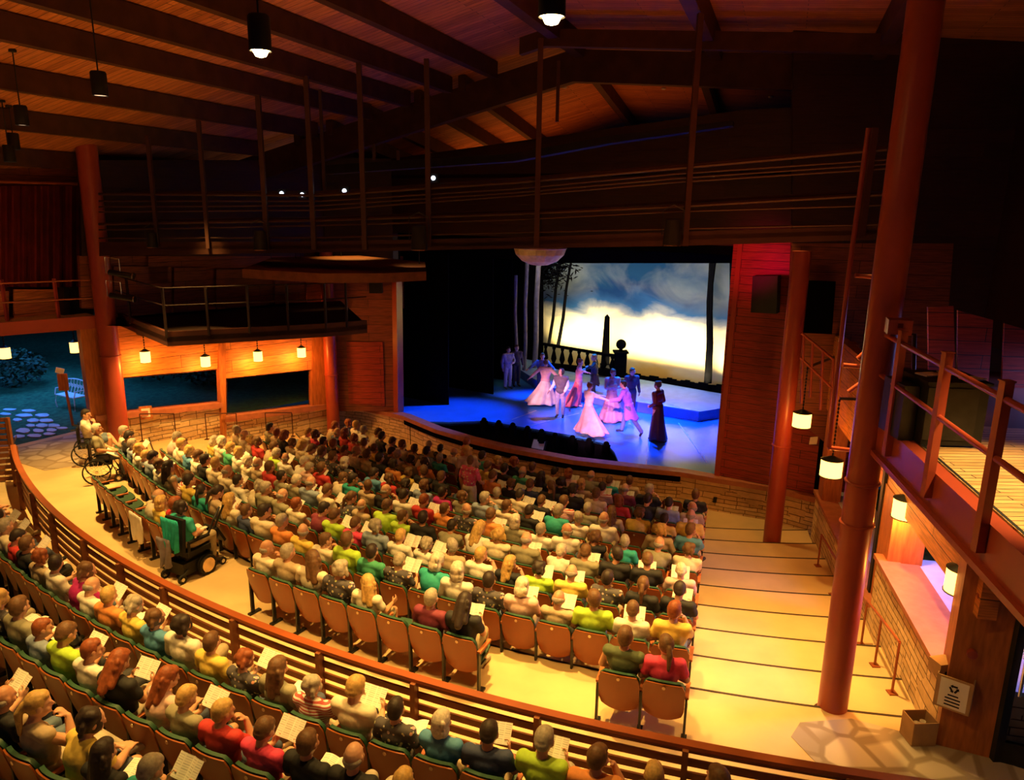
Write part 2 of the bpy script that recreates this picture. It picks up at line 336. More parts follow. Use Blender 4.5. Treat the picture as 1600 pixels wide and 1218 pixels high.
def auto_uv(pts):
    P = [Vector(p) for p in pts]; n = Vector((0, 0, 0))
    for i in range(1, len(P)-1): n += (P[i]-P[0]).cross(P[i+1]-P[0])
    n = n.normalized() if n.length > 1e-12 else Vector((0, 0, 1))
    if abs(n.z) > .75: return [(p.x, p.y) for p in P]
    t = Vector((n.y, -n.x, 0)).normalized(); return [(p.dot(t), p.z) for p in P]
def struct(o): o['kind'] = 'structure'; return o
def tag(o, label, cat, group=None, kind=None):
    o['label'] = label; o['category'] = cat
    if group: o['group'] = group
    if kind: o['kind'] = kind
    return o
def empty(name, loc=(0, 0, 0), rz=0.):
    o = bpy.data.objects.new(name, None); SC.collection.objects.link(o); o.location = loc; o.rotation_euler = (0, 0, rz); o.empty_display_size = .2; return o
def copy_tree(o, parent=None):
    c = o.copy(); SC.collection.objects.link(c)
    if parent: c.parent = parent
    for ch in o.children: copy_tree(ch, c)
    return c
def slab(name, px, A, B, depth, mt, off=0., parent=None, kind=True):
    P = [vp(x, y, A, B, off) for x, y in px]; n = nrm(A, B); o = MB().prism(P, n*-depth).build(name, mt, parent)
    if kind and not parent: struct(o)
    return o
def localise(o, loc):
    """move the object's origin to loc, keep the mesh where it is"""
    o.data.transform(Matrix.Translation(-Vector(loc))); o.location = Vector(loc); return o
# ---------------------------------------------------------------- shell
LA, LB = (-11.3, 19.5), (-6.1, 24.6); RA, RB = (7.2, 16.5), (5.35, 8.0)
def inside(p, lines):
    return all(((b[0]-a[0])*(p[1]-a[1])-(b[1]-a[1])*(p[0]-a[0]))*sg >= -1e-6 for a, b, sg in lines)
def clip(poly, a, b, sg):
    f = lambda p: ((b[0]-a[0])*(p[1]-a[1])-(b[1]-a[1])*(p[0]-a[0]))*sg
    out = []
    for i in range(len(poly)):
        p, q = poly[i], poly[(i+1) % len(poly)]; fp, fq = f(p), f(q)
        if fp >= 0: out.append(p)
        if (fp >= 0) != (fq >= 0):
            t = fp/(fp-fq); out.append((p[0]+(q[0]-p[0])*t, p[1]+(q[1]-p[1])*t))
    return out
DL, DR = tuple(at(30, 694, 0))[:2], tuple(at(140, 668, 0))[:2]       # sill of the garden opening
fl = MB(); ns = MB()
STW = [at(*p, -.5) for p in ((512, 628), (560, 632), (620, 644), (640, 649), (689, 669), (740, 684), (800, 698), (900, 716), (1005, 728), (1065, 734), (1116, 743), (1205, 757), (1288, 777))]
for Lv in range(0, 10):
    ro = (lambda p: 24.4) if Lv == 0 else (lambda p, k=Lv+1: RR(k, p)-.2)
    ri = (lambda p, k=Lv+2: RR(k, p)-.2) if Lv < 9 else (lambda p: 7.)
    z = -.16*Lv; ph = -76.
    while ph < 12:
        a, b = ph, ph+1.; ph += 1.
        q = [tuple(polar(ro(a), a))[:2], tuple(polar(ro(b), b))[:2], tuple(polar(ri(b), b))[:2], tuple(polar(ri(a), a))[:2]]
        lines = [(RA, RB, -1)] if Lv else [((RB[0]+.6, RB[1]+.0), (RB[0]+.9, RB[1]+2), 1)]
        if Lv: lines += [(LA, LB, -1)]
        else: lines += [(DL, DR, -1)]
        for l in lines:
            if len(q) > 2: q = clip(q, *l)
        if len(q) > 2: fl.face([(x, y, z) for x, y in q])
        if Lv < 9:
            r0 = [ri(a), ri(b)]
            for mbx, quad in ((fl, [polar(r0[0], a, z), polar(r0[1], b, z), polar(r0[1], b, z-.16), polar(r0[0], a, z-.16)]),):
                if inside(quad[0], [(RA, RB, -1), (LA, LB, -1)]) and inside(quad[1], [(RA, RB, -1), (LA, LB, -1)]): mbx.face(quad)
            q = [tuple(polar(r0[0]+.035, a))[:2], tuple(polar(r0[1]+.035, b))[:2], tuple(polar(r0[1]-.006, b))[:2], tuple(polar(r0[0]-.006, a))[:2]]
            for l in [(RA, RB, -1), (LA, LB, -1)]:
                if len(q) > 2: q = clip(q, *l)
            if len(q) > 2: ns.prism([(x, y, z+.004) for x, y in q], (0, 0, -.03))
struct(fl.build('floor', 'concrete')); struct(ns.build('trim_1', 'dark_nosing'))
# upper block terraces behind the rail
up = MB(); edges = [24.4, 25.55, 26.6, 27.65, 29.5, 33.5]; zz = [0., .1, .3, .5, .7]
ph = -85.
while ph < 25:
    a, b = ph, ph+2.5; ph += 2.5
    for i in range(5):
        z = max(zz[i], .1) if i == 0 else zz[i]; r0, r1 = edges[i], edges[i+1]
        z = (.1, .3, .5, .7, .9)[i]
        if i: z0 = (.1, .3, .5, .7, .9)[i-1]
        else: z0 = 0.
        q = clip([tuple(v)[:2] for v in (polar(r1, a, z), polar(r1, b, z), polar(r0, b, z), polar(r0, a, z))], (DL[0]+.5*(DL[0]-DR[0]), DL[1]+.5*(DL[1]-DR[1])), DR, -1)
        if len(q) > 2:
            up.face([(x, y, z) for x, y in q]); up.face([polar(r0, a, z0), polar(r0, b, z0), polar(r0, b, z), polar(r0, a, z)])
struct(up.build('floor', 'upper_concrete'))
# flagstone areas
def onfloor(name, px, mt, z):
    P = [at(x, y, z) for x, y in px]; return struct(MB().prism(P, (0, 0, -.004)).build(name, mt))
onfloor('floor', [(1236, 1150), (1250, 1128), (1330, 1122), (1470, 1158), (1545, 1182), (1640, 1215), (1640, 1300), (1400, 1260), (1290, 1206)], 'flagstone', .006)
onfloor('floor', [(24, 700), (140, 672), (150, 688), (196, 692), (186, 712), (130, 725), (70, 735), (30, 722)], 'flagstone', .006)
# ground outside
g = MB(); g.face([(-60, 10, -.06), (DL[0]-1.5, DL[1]-3, -.06), (DL[0], DL[1], -.06), (DR[0], DR[1], -.06), (LA[0]-.3, LA[1]+.25, -.06), (LB[0]-.3, LB[1]+.4, -.06), (-7.5, 32, -.06), (-30, 70, -.06), (-60, 60, -.06)])
struct(g.build('floor', 'grass'))
pp = [(0, 640), (40, 641), (78, 648), (92, 662), (88, 676), (60, 688), (24, 692), (14, 672), (30, 660), (20, 652), (0, 654)]
ORD0 = 'first second third fourth fifth sixth seventh eighth ninth tenth eleventh twelfth thirteenth fourteenth fifteenth sixteenth seventeenth eighteenth'.split()
random.seed(11)
stones = [(15, 639, 13, 2.2), (45, 641, 14, 3), (8, 646, 11, 3), (38, 648, 17, 4), (66, 648, 13, 4), (52, 656, 13, 4), (27, 655, 9, 3), (72, 656, 15, 4), (48, 664, 9, 3), (66, 664, 12, 4), (84, 664, 13, 3.5), (36, 672, 15, 5), (60, 672, 11, 4), (80, 671, 12, 3.5), (98, 668, 12, 2.5), (30, 681, 12, 3.5), (54, 680, 14, 3.5), (76, 677, 13, 3)]
for i, (x, y, rx, ry) in enumerate(stones):
    P = []
    for k in range(9):
        a = 2*math.pi*k/9+random.uniform(-.2, .2); f = random.uniform(.85, 1.15); P.append(at(x+rx*.8*math.cos(a)*f, y+ry*.72*math.sin(a)*f, -.03))
    o = MB().prism(P, (0, 0, -.05)).build('path_stone', 'sill_stone')
    tag(o, 'flat irregular stone of the garden path, %s counting from the farthest, beyond the left opening' % ORD0[i], 'paving stone', 'flagstones of the garden path')
# ---------------------------------------------------------------- left wall
slab('wall_left', [(150, 700), (350, 705), (348, 634), (150, 655)], LA, LB, .3, 'limestone')
slab('wall_left', [(350, 705), (530, 700), (510, 636), (352, 656)], LA, LB, .3, 'limestone')
slab('trim_2', [(150, 650), (348, 629), (348, 637), (150, 658)], LA, LB, .4, 'ledge_wood', .14)
slab('trim_3', [(352, 651), (514, 631), (514, 639), (352, 660)], LA, LB, .4, 'ledge_wood', .14)
slab('wall_left', [(176, 480), (342, 480), (340, 576), (186, 590)], LA, LB, .12, 'valance_wood', .05)
slab('wall_left', [(352, 480), (489, 480), (487, 577), (352, 591)], LA, LB, .12, 'valance_wood', .05)
slab('trim_4', [(340, 480), (352, 480), (354, 690), (347, 690)], LA, LB, .25, 'timber', .12)
slab('trim_5', [(487, 480), (512, 480), (516, 640), (488, 640)], LA, LB, .25, 'timber', .06)
slab('trim_6', [(124, 508), (165, 508), (182, 692), (148, 692)], LA, LB, .35, 'timber', .03)
# window frames and glass
for n, q in (('window_1', [(187, 590), (340, 576), (347, 630), (194, 646)]), ('window_2', [(353, 591), (487, 577), (489, 633), (353, 651)])):
    P = [vp(x, y, LA, LB, -.12) for x, y in q]; b = MB()
    for i in range(4): b.bar(P[i], P[(i+1) % 4], .06, .05)
    fr = struct(b.build(n, 'dark_steel')); MB().prism(P, nrm(LA, LB)*-.01).build('pane', 'window_glass', fr)
# upper left wall
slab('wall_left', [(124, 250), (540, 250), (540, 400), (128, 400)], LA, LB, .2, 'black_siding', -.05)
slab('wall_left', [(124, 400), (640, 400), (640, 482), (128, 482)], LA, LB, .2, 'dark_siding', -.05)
for i, (x0, x1, y0, y1) in enumerate([(178, 268, 416, 490), (232, 262, 400, 442), (272, 322, 418, 488), (338, 420, 420, 492), (430, 470, 430, 500), (480, 504, 432, 505)]):
    o = slab('wall_panel', [(x0, y0), (x1, y0), (x1, y1), (x0, y1)], LA, LB, .06, 'dark_siding', .10, kind=False)
    P = vp(x0, y0, LA, LB); tag(o, ['dark wood acoustic panel at the far left of the gallery wall', 'small dark panel high on the gallery wall behind two spotlights', 'wide dark wood panel second from left on gallery wall', 'widest dark wood panel at the middle of gallery wall', 'narrow dark wood panel left of the second red column', 'narrowest dark wood panel touching the second red column'][i], 'wall panel')
# door-side wall left of the opening and above
DA, DB = DL, DR
slab('wall_left', [(-260, 380), (128, 380), (123, 516), (0, 524), (-260, 545)], DA, DB, .3, 'dark_siding', -.1)
slab('wall_left', [(-260, 180), (130, 200), (130, 384), (-260, 384)], DA, DB, .2, 'dark_siding', -.1)
slab('wall_left', [(-400, 540), (-40, 520), (-30, 720), (-400, 800)], DA, DB, .3, 'limestone', -.1)
# red curtain
b = MB(); n = 60
for i in range(n):
    x0, x1 = -60+i*195/n, -60+(i+1)*195/n
    for s in (0,):
        o0, o1 = .25+.09*math.sin(i*1.1), .25+.09*math.sin((i+1)*1.1)
        b.face([vp(x0, 290, DA, DB, o0), vp(x1, 290, DA, DB, o1), vp(x1, 448, DA, DB, o1), vp(x0, 448, DA, DB, o0)])
        b.face([vp(x0, 290, DA, DB, o0-.02), vp(x0, 448, DA, DB, o0-.02), vp(x1, 448, DA, DB, o1-.02), vp(x1, 290, DA, DB, o1-.02)])
o = b.build('curtain', 'curtain_red'); tag(o, 'dark red pleated curtain hanging above the left balcony', 'curtain')
o = MB().tube([vp(-60, 282, DA, DB, .3), vp(122, 287, DA, DB, .3)], .04).build('curtain_rail', 'rail_steel'); tag(o, 'pale rail along the top of the dark red curtain', 'rail')
# ---------------------------------------------------------------- stage house
PL = at(620, 644, -.5); PR = at(1116, 743, -.5); PD = (PR-PL).normalized(); BK = Vector((-PD.y, PD.x, 0))
if BK.y < 0: BK = -BK
def topz(P, y):
    lo = 0.
    best = min((abs(CY+F*((RM.T@(np.array([P.x, P.y, z])-np.array([0, 0, H])))[1]/(RM.T@(np.array([P.x, P.y, z])-np.array([0, 0, H])))[2])-y), z) for z in np.arange(-2, 12, .02)); return best[1]
OT = topz(PR, 384)
# stage floor with the pit cut out
PIT = [(640, 652), (660, 658), (705, 659), (757, 657), (800, 664), (860, 674), (915, 683), (946, 690), (960, 706), (966, 724)]
pit = [at(*p, -.5) for p in PIT]
back = 11.
front = [p for p in STW[2:11]]
path = [STW[2], pit[0]] + pit[1:-1] + [at(967, 722.5, -.5)] + [STW[8], STW[9], STW[10]]
poly = path + [PR+BK*.01, PR+PD*2.5+BK*.5, PR+PD*2.5+BK*back, PL-PD*4+BK*back, PL-PD*4+BK*.5]
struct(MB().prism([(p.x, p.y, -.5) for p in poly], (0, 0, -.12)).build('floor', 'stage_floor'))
# apron beside the proscenium under the side walls
pb = MB()
for i in range(len(pit)-1): pb.prism([pit[i]+Vector((0, 0, -.06)), pit[i+1]+Vector((0, 0, -.06)), pit[i+1]+Vector((0, 0, -2.2)), pit[i]+Vector((0, 0, -2.2))], BK*.05)
allp = pit + [STW[8]] + [STW[7], STW[6], STW[5], STW[4]]
pb.prism([(p.x, p.y, -2.4) for p in [pit[0]]+pit[1:]+[STW[7], STW[6], STW[5], STW[4]]], (0, 0, -.05))
struct(pb.build('trim_7', 'void_black'))
# stone wall below the stage, wooden ledge on top and a black strip painting the shaded recess under it
sw = MB(); lw = MB(); sl = MB()
out = []
for i, p in enumerate(STW):
    a = STW[max(i-1, 0)]; c = STW[min(i+1, len(STW)-1)]; t = (c-a).normalized(); nn = Vector((t.y, -t.x, 0)); out.append(nn if nn.y < 0 else -nn)
acc = 0
for i in range(len(STW)-1):
    p, q, n0, n1 = STW[i], STW[i+1], out[i], out[i+1]; L = (q-p).length
    A = p+n0*.12; B = q+n1*.12
    sw.face([A+Vector((0, 0, -.1)), B+Vector((0, 0, -.1)), B+Vector((0, 0, -1.6)), A+Vector((0, 0, -1.6))], [(acc, 1.5), (acc+L, 1.5), (acc+L, 0), (acc, 0)]); acc += L
    sw.face([p+Vector((0, 0, -.1)), q+Vector((0, 0, -.1)), q+Vector((0, 0, -1.6)), p+Vector((0, 0, -1.6))])
    lw.prism([p+n0*-.08+Vector((0, 0, .03)), q+n1*-.08+Vector((0, 0, .03)), q+n1*.26+Vector((0, 0, .03)), p+n0*.26+Vector((0, 0, .03))], (0, 0, -.13))
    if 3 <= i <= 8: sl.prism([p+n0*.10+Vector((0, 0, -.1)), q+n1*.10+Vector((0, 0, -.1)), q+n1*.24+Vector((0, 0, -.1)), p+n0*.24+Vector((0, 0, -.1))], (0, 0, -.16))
struct(sw.build('wall_stage', 'limestone')); struct(lw.build('trim_8', 'ledge_wood')); struct(sl.build('recess_shade', 'void_black'))
# proscenium walls
def wallq(name, p, q, z0, z1, mt, th=.25, away=None):
    p = Vector((p[0], p[1], 0)); q = Vector((q[0], q[1], 0)); d = away or BK
    return struct(MB().prism([p+Vector((0, 0, z0)), q+Vector((0, 0, z0)), q+Vector((0, 0, z1)), p+Vector((0, 0, z1))], d.normalized()*th).build(name, mt))
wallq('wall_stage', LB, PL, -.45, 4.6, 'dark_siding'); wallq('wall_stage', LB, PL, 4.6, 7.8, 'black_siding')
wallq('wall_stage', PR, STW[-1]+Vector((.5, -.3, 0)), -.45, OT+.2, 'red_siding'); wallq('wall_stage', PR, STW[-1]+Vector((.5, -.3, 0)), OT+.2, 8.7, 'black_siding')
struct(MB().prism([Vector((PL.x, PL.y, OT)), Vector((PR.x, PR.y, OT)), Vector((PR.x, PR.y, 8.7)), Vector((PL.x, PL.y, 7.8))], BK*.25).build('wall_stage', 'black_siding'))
slab('trim_10', [(612, 425), (619, 425), (622, 646), (615, 646)], PL, PR, .3, 'red_steel', .06)
slab('trim_11', [(1153, 380), (1160, 380), (1124, 745), (1116, 744)], PL, PR, .3, 'red_steel', .05)
slab('door_1', [(541, 534), (598, 534), (601, 634), (545, 630)], LB, PL, .05, 'red_siding', .04)
P5 = PL-PD*4; P6 = PR+PD*2.5
wallq('wall_stage', P5, P5+BK*back, -.5, 7.2, 'void_black', .1, -PD); wallq('wall_stage', P6, P6+BK*back, -.5, 7.2, 'void_black', .1, PD)
wallq('wall_stage', P5+BK*back, P6+BK*back, -.5, 7.2, 'void_black', .1)
wallq('wall_stage', P5+BK*.3, PL+BK*.3, -.5, 7.2, 'void_black', .05); wallq('wall_stage', PR+BK*.3, P6+BK*.3, -.5, 7.2, 'void_black', .05)
struct(MB().prism([(p.x, p.y, 7.2) for p in (P5, P6, P6+BK*back, P5+BK*back)], (0, 0, .1)).build('ceiling', 'void_black'))
wallq('wall_stage', PL+BK*.5-PD*.0, PR+BK*.5, OT-.25, OT+1.5, 'void_black', .05)
# ---------------------------------------------------------------- right wall
def onR(f, off=0.):
    p = Vector((RA[0]+(RB[0]-RA[0])*f, RA[1]+(RB[1]-RA[1])*f, 0)); return p+nrm(RA, RB)*off
NR = nrm(RA, RB)
fm = (16.5-11.45)/8.5
def rbox(name, f0, f1, o0, o1, z0, z1, mt):
    a, b = onR(f0, o0), onR(f1, o0); c, d = onR(f1, o1), onR(f0, o1)
    return MB().prism([a+Vector((0, 0, z0)), b+Vector((0, 0, z0)), c+Vector((0, 0, z0)), d+Vector((0, 0, z0))], (0, 0, z1-z0)).build(name, mt)
struct(rbox('wall_right', -.03, fm, 0, -.9, -1.7, -.10, 'limestone')); struct(rbox('wall_right', fm, 1.0, 0, -1.3, -1.2, .82, 'limestone'))
struct(rbox('trim_12', -.03, fm, .06, -.35, -.10, -.02, 'ledge_wood')); struct(rbox('trim_13', fm, 1.0, .06, -.28, .82, .90, 'ledge_wood')); struct(rbox('trim_14', fm, 1.0, -.29, -.56, .82, .885, 'ledge_wood'))
struct(rbox('trim_15', -.03, fm, -.36, -1.1, -.10, -.03, 'sill_stone'))
sb = MB(); random.seed(3)
fs = fm
for k in range(5):
    f0, f1 = fm+(1-fm)*k/5, fm+(1-fm)*(k+1)/5; w_ = 1.25+random.uniform(-.15, .2)
    a, b, c, d = onR(f0, -.57), onR(f1, -.57), onR(f1, -w_), onR(f0, -w_+random.uniform(-.1, .1))
    sb.prism([p+Vector((0, 0, .80)) for p in (a, b, c, d)], (0, 0, .07))
struct(sb.build('trim_16', 'sill_stone'))
struct(rbox('wall_right', -.1, 1.02, -.1, -.3, 1.85, 3.6, 'valance_wood'))
struct(rbox('trim_17', fm-.045, fm+.03, -.08, -.6, -.02, 2.0, 'timber')); struct(rbox('trim_18', .0, .05, -.0, -.4, -.1, 3.6, 'timber')); struct(rbox('trim_25', fm-.06, fm-.045, -.05, -.12, -.02, 3.6, 'black'))
struct(rbox('wall_right', -.1, 1.9, -3.2, -3.4, 3.6, 9.5, 'black_siding'))
# timber pier at the near end with the glazed door beyond it
Q0, Q1 = at(1462, 1163, 0), at(1545, 1184, 0)
qd = (Q1-Q0).normalized(); qb = Vector((-qd.y, qd.x, 0)); qb = qb if qb.x > 0 else qb
struct(MB().prism([Q0+Vector((0, 0, 0)), Q1, Q1+Vector((0, 0, 3.6)), Q0+Vector((0, 0, 3.6))], Vector((-qd.y, qd.x, 0))*.45).build('trim_19', 'timber'))
dr = struct(MB().bar(Q1+qd*.06, Q1+qd*.06+Vector((0, 0, 3.4)), .1, .1).bar(Q1+qd*1.1, Q1+qd*1.1+Vector((0, 0, 3.4)), .1, .1).box(Q1+qd*.6+Vector((0, 0, .14)), (.98, .06, .28), math.atan2(qd.y, qd.x)).bar(Q1+qd*.1+Vector((0, 0, 2.3)), Q1+qd*1.1+Vector((0, 0, 2.3)), .1, .12).build('door_2', 'black_metal'))
MB().prism([Q1+qd*.12+Vector((0, .0, .28)), Q1+qd*1.05+Vector((0, 0, .28)), Q1+qd*1.05+Vector((0, 0, 2.3)), Q1+qd*.12+Vector((0, 0, 2.3))], Vector((-qd.y, qd.x, 0))*.012).build('pane', 'window_glass', dr)
MB().tube([Q1+qd*.16+Vector((qd.y, -qd.x, 0))*.07+Vector((0, 0, z)) for z in (.95, 1.25, 1.6)], .02).build('door_handle', 'chrome', dr)
# ---------------------------------------------------------------- roof
ua = math.radians(19.5); U = Vector((math.sin(ua), math.cos(ua), 0)); V = Vector((math.cos(ua), -math.sin(ua), 0))
def zr(s, t):
    z = 10.5+.25*(s+5.4) if s < -5.4 else 10.5-.07*(s+5.4)
    return z-(.13*(t-19.3) if t > 19.3 else 0)
def rp(s, t, dz=0): p = V*s+U*t; return Vector((p.x, p.y, zr(s, t)+dz))
rb = MB()
for (s0, s1) in ((-26, -5.4), (-5.4, 14)):
    for (t0, t1) in ((-6, 19.3), (19.3, 40)):
        P = [rp(s0, t0), rp(s1, t0), rp(s1, t1), rp(s0, t1)]
        rb.face(P, [(t0, s0), (t0, s1), (t1, s1), (t1, s0)] if False else [(s0, t0), (s1, t0), (s1, t1), (s0, t1)])
        rb.face([p+Vector((0, 0, .15)) for p in P][::-1])
struct(rb.build('ceiling', 'ceiling_planks'))
def beam(s, t0, t1, w=.2, d=.42, top=0, name='roof_beam'):
    a, b = rp(s, t0, -top), rp(s, t1, -top)
    P = [a+V*-w/2, a+V*w/2, a+V*w/2-Vector((0, 0, d)), a-V*w/2-Vector((0, 0, d))]
    return MB().prism(P, b-a).build(name, 'beam_wood')
ORD = ['zeroth', 'first', 'second', 'third', 'fourth', 'fifth', 'sixth', 'seventh', 'eighth', 'ninth', 'tenth', 'eleventh', 'twelfth', 'thirteenth', 'fourteenth', 'fifteenth', 'sixteenth', 'seventeenth', 'eighteenth', 'nineteenth', 'twentieth', 'twenty-first', 'twenty-second', 'twenty-third', 'twenty-fourth', 'twenty-fifth', 'twenty-sixth', 'twenty-seventh', 'twenty-eighth', 'twenty-ninth', 'thirtieth', 'thirty-first', 'thirty-second', 'thirty-third', 'thirty-fourth', 'thirty-fifth', 'thirty-sixth']
near_s = [-17.2, -14.85, -12.9, -11.15, -9.95, -8.72, -7.45, -5.2, -1.9, 1.5, 5.2]
for i, s in enumerate(near_s):
    o = beam(s, 0, 19.3, .26 if s > -6.5 else .2, .5 if s > -6.5 else .4); tag(o, 'dark timber roof beam, %s from the left wall, on the near half of the ceiling' % ORD[i+1], 'roof beam', 'near roof beams')
far_s = [-13.6, -12.5, -11.2, -9.7, -8.4, -5.4, -2.4, .6]
for i, s in enumerate(far_s):
    o = beam(s, 19.4, 33, .2, .4); tag(o, 'dark timber roof beam, %s from the left, on the half sloping to the stage' % ORD[i+1], 'roof beam', 'far roof beams')
def girder(t, s0, s1, d, w, top, lab):
    b = MB(); br = [s0]+[x for x in (-5.4,) if s0 < x < s1]+[s1]
    for a, c in zip(br, br[1:]):
        p, q = rp(a, t, -top), rp(c, t, -top); b.prism([p-U*w/2, p+U*w/2, p+U*w/2-Vector((0, 0, d)), p-U*w/2-Vector((0, 0, d))], q-p)
    tag(b.build('roof_girder', 'beam_wood'), lab, 'girder')
girder(19.6, -17.6, 3.2, .75, .3, .25, 'deepest dark girder crossing the roof above the hanging catwalk')
girder(17.2, -6., 2.4, .35, .2, .3, 'thin dark girder crossing the roof nearer than the deep one')
# ---------------------------------------------------------------- columns
def column(x, y, z0, z1, r, lab, collars=()):
    e = empty('steel_column', (x, y, z0)); tag(e, lab, 'column')
    MB().lathe([(0, 0), (r, 0), (r, z1-z0), (0, z1-z0)], n=28).build('shaft', 'red_steel', e, True)
    MB().lathe([(0, 0), (r+.05, 0), (r+.05, .02), (0, .02)], n=28).build('base_plate', 'dark_steel', e)
    for z in collars: MB().lathe([(r, z-.02), (r+.022, z-.01), (r+.022, z+.01), (r, z+.02)], n=28).build('collar', 'red_steel', e, True)
    return e
column(4.33, 8.72, -.13, 9.7, .185, 'tall red steel column standing at the right of the aisle steps', (2.75, 3.3))
column(6.19, 16.39, -1.42, 5.55, .2, 'red steel column in front of the stage wall at right', (2.6,))
column(-10.73, 19.62, -.02, 8.4, .25, 'red steel column at left between the garden opening and windows', (2.4,))
column(-6.0, 24.25, -1.3, 5.0, .21, 'red steel column beside the stage, right of the windows', (2.2,))
# ---------------------------------------------------------------- people
def cap_geo(p0, p1, r0, r1, n=10):
    p0 = Vector(p0); p1 = Vector(p1); d = p1-p0; L = d.length
    if L < 1e-5: d = Vector((0, 0, 1)); L = 1e-5
    q = Vector((0, 0, 1)).rotation_difference(d.normalized()); vs = []; fs = []
    rings = [(-math.cos(a)*r0, math.sin(a)*r0) for a in (.5, 1.05, 1.57)]+[(L+math.cos(a)*r1, math.sin(a)*r1) for a in (1.57, 1.05, .5)]
    vs.append(p0+q@Vector((0, 0, -r0)))
    for z, r in rings:
        for k in range(n): a = 2*math.pi*k/n; vs.append(p0+q@Vector((r*math.cos(a), r*math.sin(a), z)))
    vs.append(p0+q@Vector((0, 0, L+r1))); m = len(vs)-1
    for k in range(n):
        l = (k+1) % n; fs.append((0, 1+l, 1+k)); fs.append((m, m-n+k, m-n+l))
        for i in range(5): a, b = 1+i*n, 1+(i+1)*n; fs.append((a+k, a+l, b+l, b+k))
    return vs, fs
def ell_geo(c, r, R=None, n=14, m=9):
    c = Vector(c); R = R or Matrix.Identity(3); vs = [c+R@Vector((0, 0, -r[2]))]; fs = []
    for i in range(1, m):
        t = math.pi*i/m
        for k in range(n): a = 2*math.pi*k/n; vs.append(c+R@Vector((r[0]*math.sin(t)*math.cos(a), r[1]*math.sin(t)*math.sin(a), -r[2]*math.cos(t))))
    vs.append(c+R@Vector((0, 0, r[2]))); e = len(vs)-1
    for k in range(n):
        l = (k+1) % n; fs.append((0, 1+l, 1+k)); fs.append((e, e-n+k, e-n+l))
        for i in range(m-2): a, b = 1+i*n, 1+(i+1)*n; fs.append((a+k, a+l, b+l, b+k))
    return vs, fs
def blob(name, prims, voxel, mats, smooth=2, paint=None):
    V_, F_ = [], []
    for p in prims:
        vs, fs = cap_geo(*p[1:]) if p[0] == 'c' else ell_geo(*p[1:])
        k = len(V_); V_ += vs; F_ += [tuple(i+k for i in f) for f in fs]
    me = bpy.data.meshes.new(name); me.from_pydata([tuple(v) for v in V_], [], F_)
    o = bpy.data.objects.new(name, me); SC.collection.objects.link(o)
    md = o.modifiers.new('r', 'REMESH'); md.mode = 'VOXEL'; md.voxel_size = voxel
    if smooth: s = o.modifiers.new('s', 'SMOOTH'); s.factor = .5; s.iterations = smooth
    dg = bpy.context.evaluated_depsgraph_get(); dg.update()
    nm = bpy.data.meshes.new_from_object(o.evaluated_get(dg)); bpy.data.objects.remove(o); bpy.data.meshes.remove(me)
    nm.name = name; nm.materials.clear()
    for k in mats: nm.materials.append(MT[k])
    for p in nm.polygons: p.use_smooth = True
    if paint:
        for p in nm.polygons: p.material_index = paint(p.center)
    return nm
def hand(W, d, n, sgn, curl=.9, r=.0088):
    """palm and five fingers from the wrist W, along d, palm facing n; sgn +1 for the right hand"""
    W = Vector(W); d = Vector(d).normalized(); n = Vector(n); n = (n-d*n.dot(d)).normalized(); s = d.cross(n)*sgn; P = []
    for k in (-.022, 0, .022): P.append(('c', W+s*k*.7, W+d*.082+s*k*1.25, .016, .0135))
    for k, (o, L) in enumerate(((-.033, .058), (-.011, .072), (.011, .078), (.033, .068))):
        b = W+d*.088+s*o; c = curl*(.8+.1*k); d1 = (d*math.cos(c*.5)+n*math.sin(c*.5)); d2 = (d*math.cos(c*1.2)+n*math.sin(c*1.2)); m = b+d1*L*.52+s*o*.12
        P += [('c', b, m, r*1.05, r), ('c', m, m+d2*L*.48, r, r*.85)]
    b = W+d*.03+s*.028; m = b+(d*.55+s*.65+n*.35)*.042; P += [('c', b, m, .0125, .0105), ('c', m, m+(d*.9+s*.1+n*.4)*.034, .0105, .0088)]
    return P
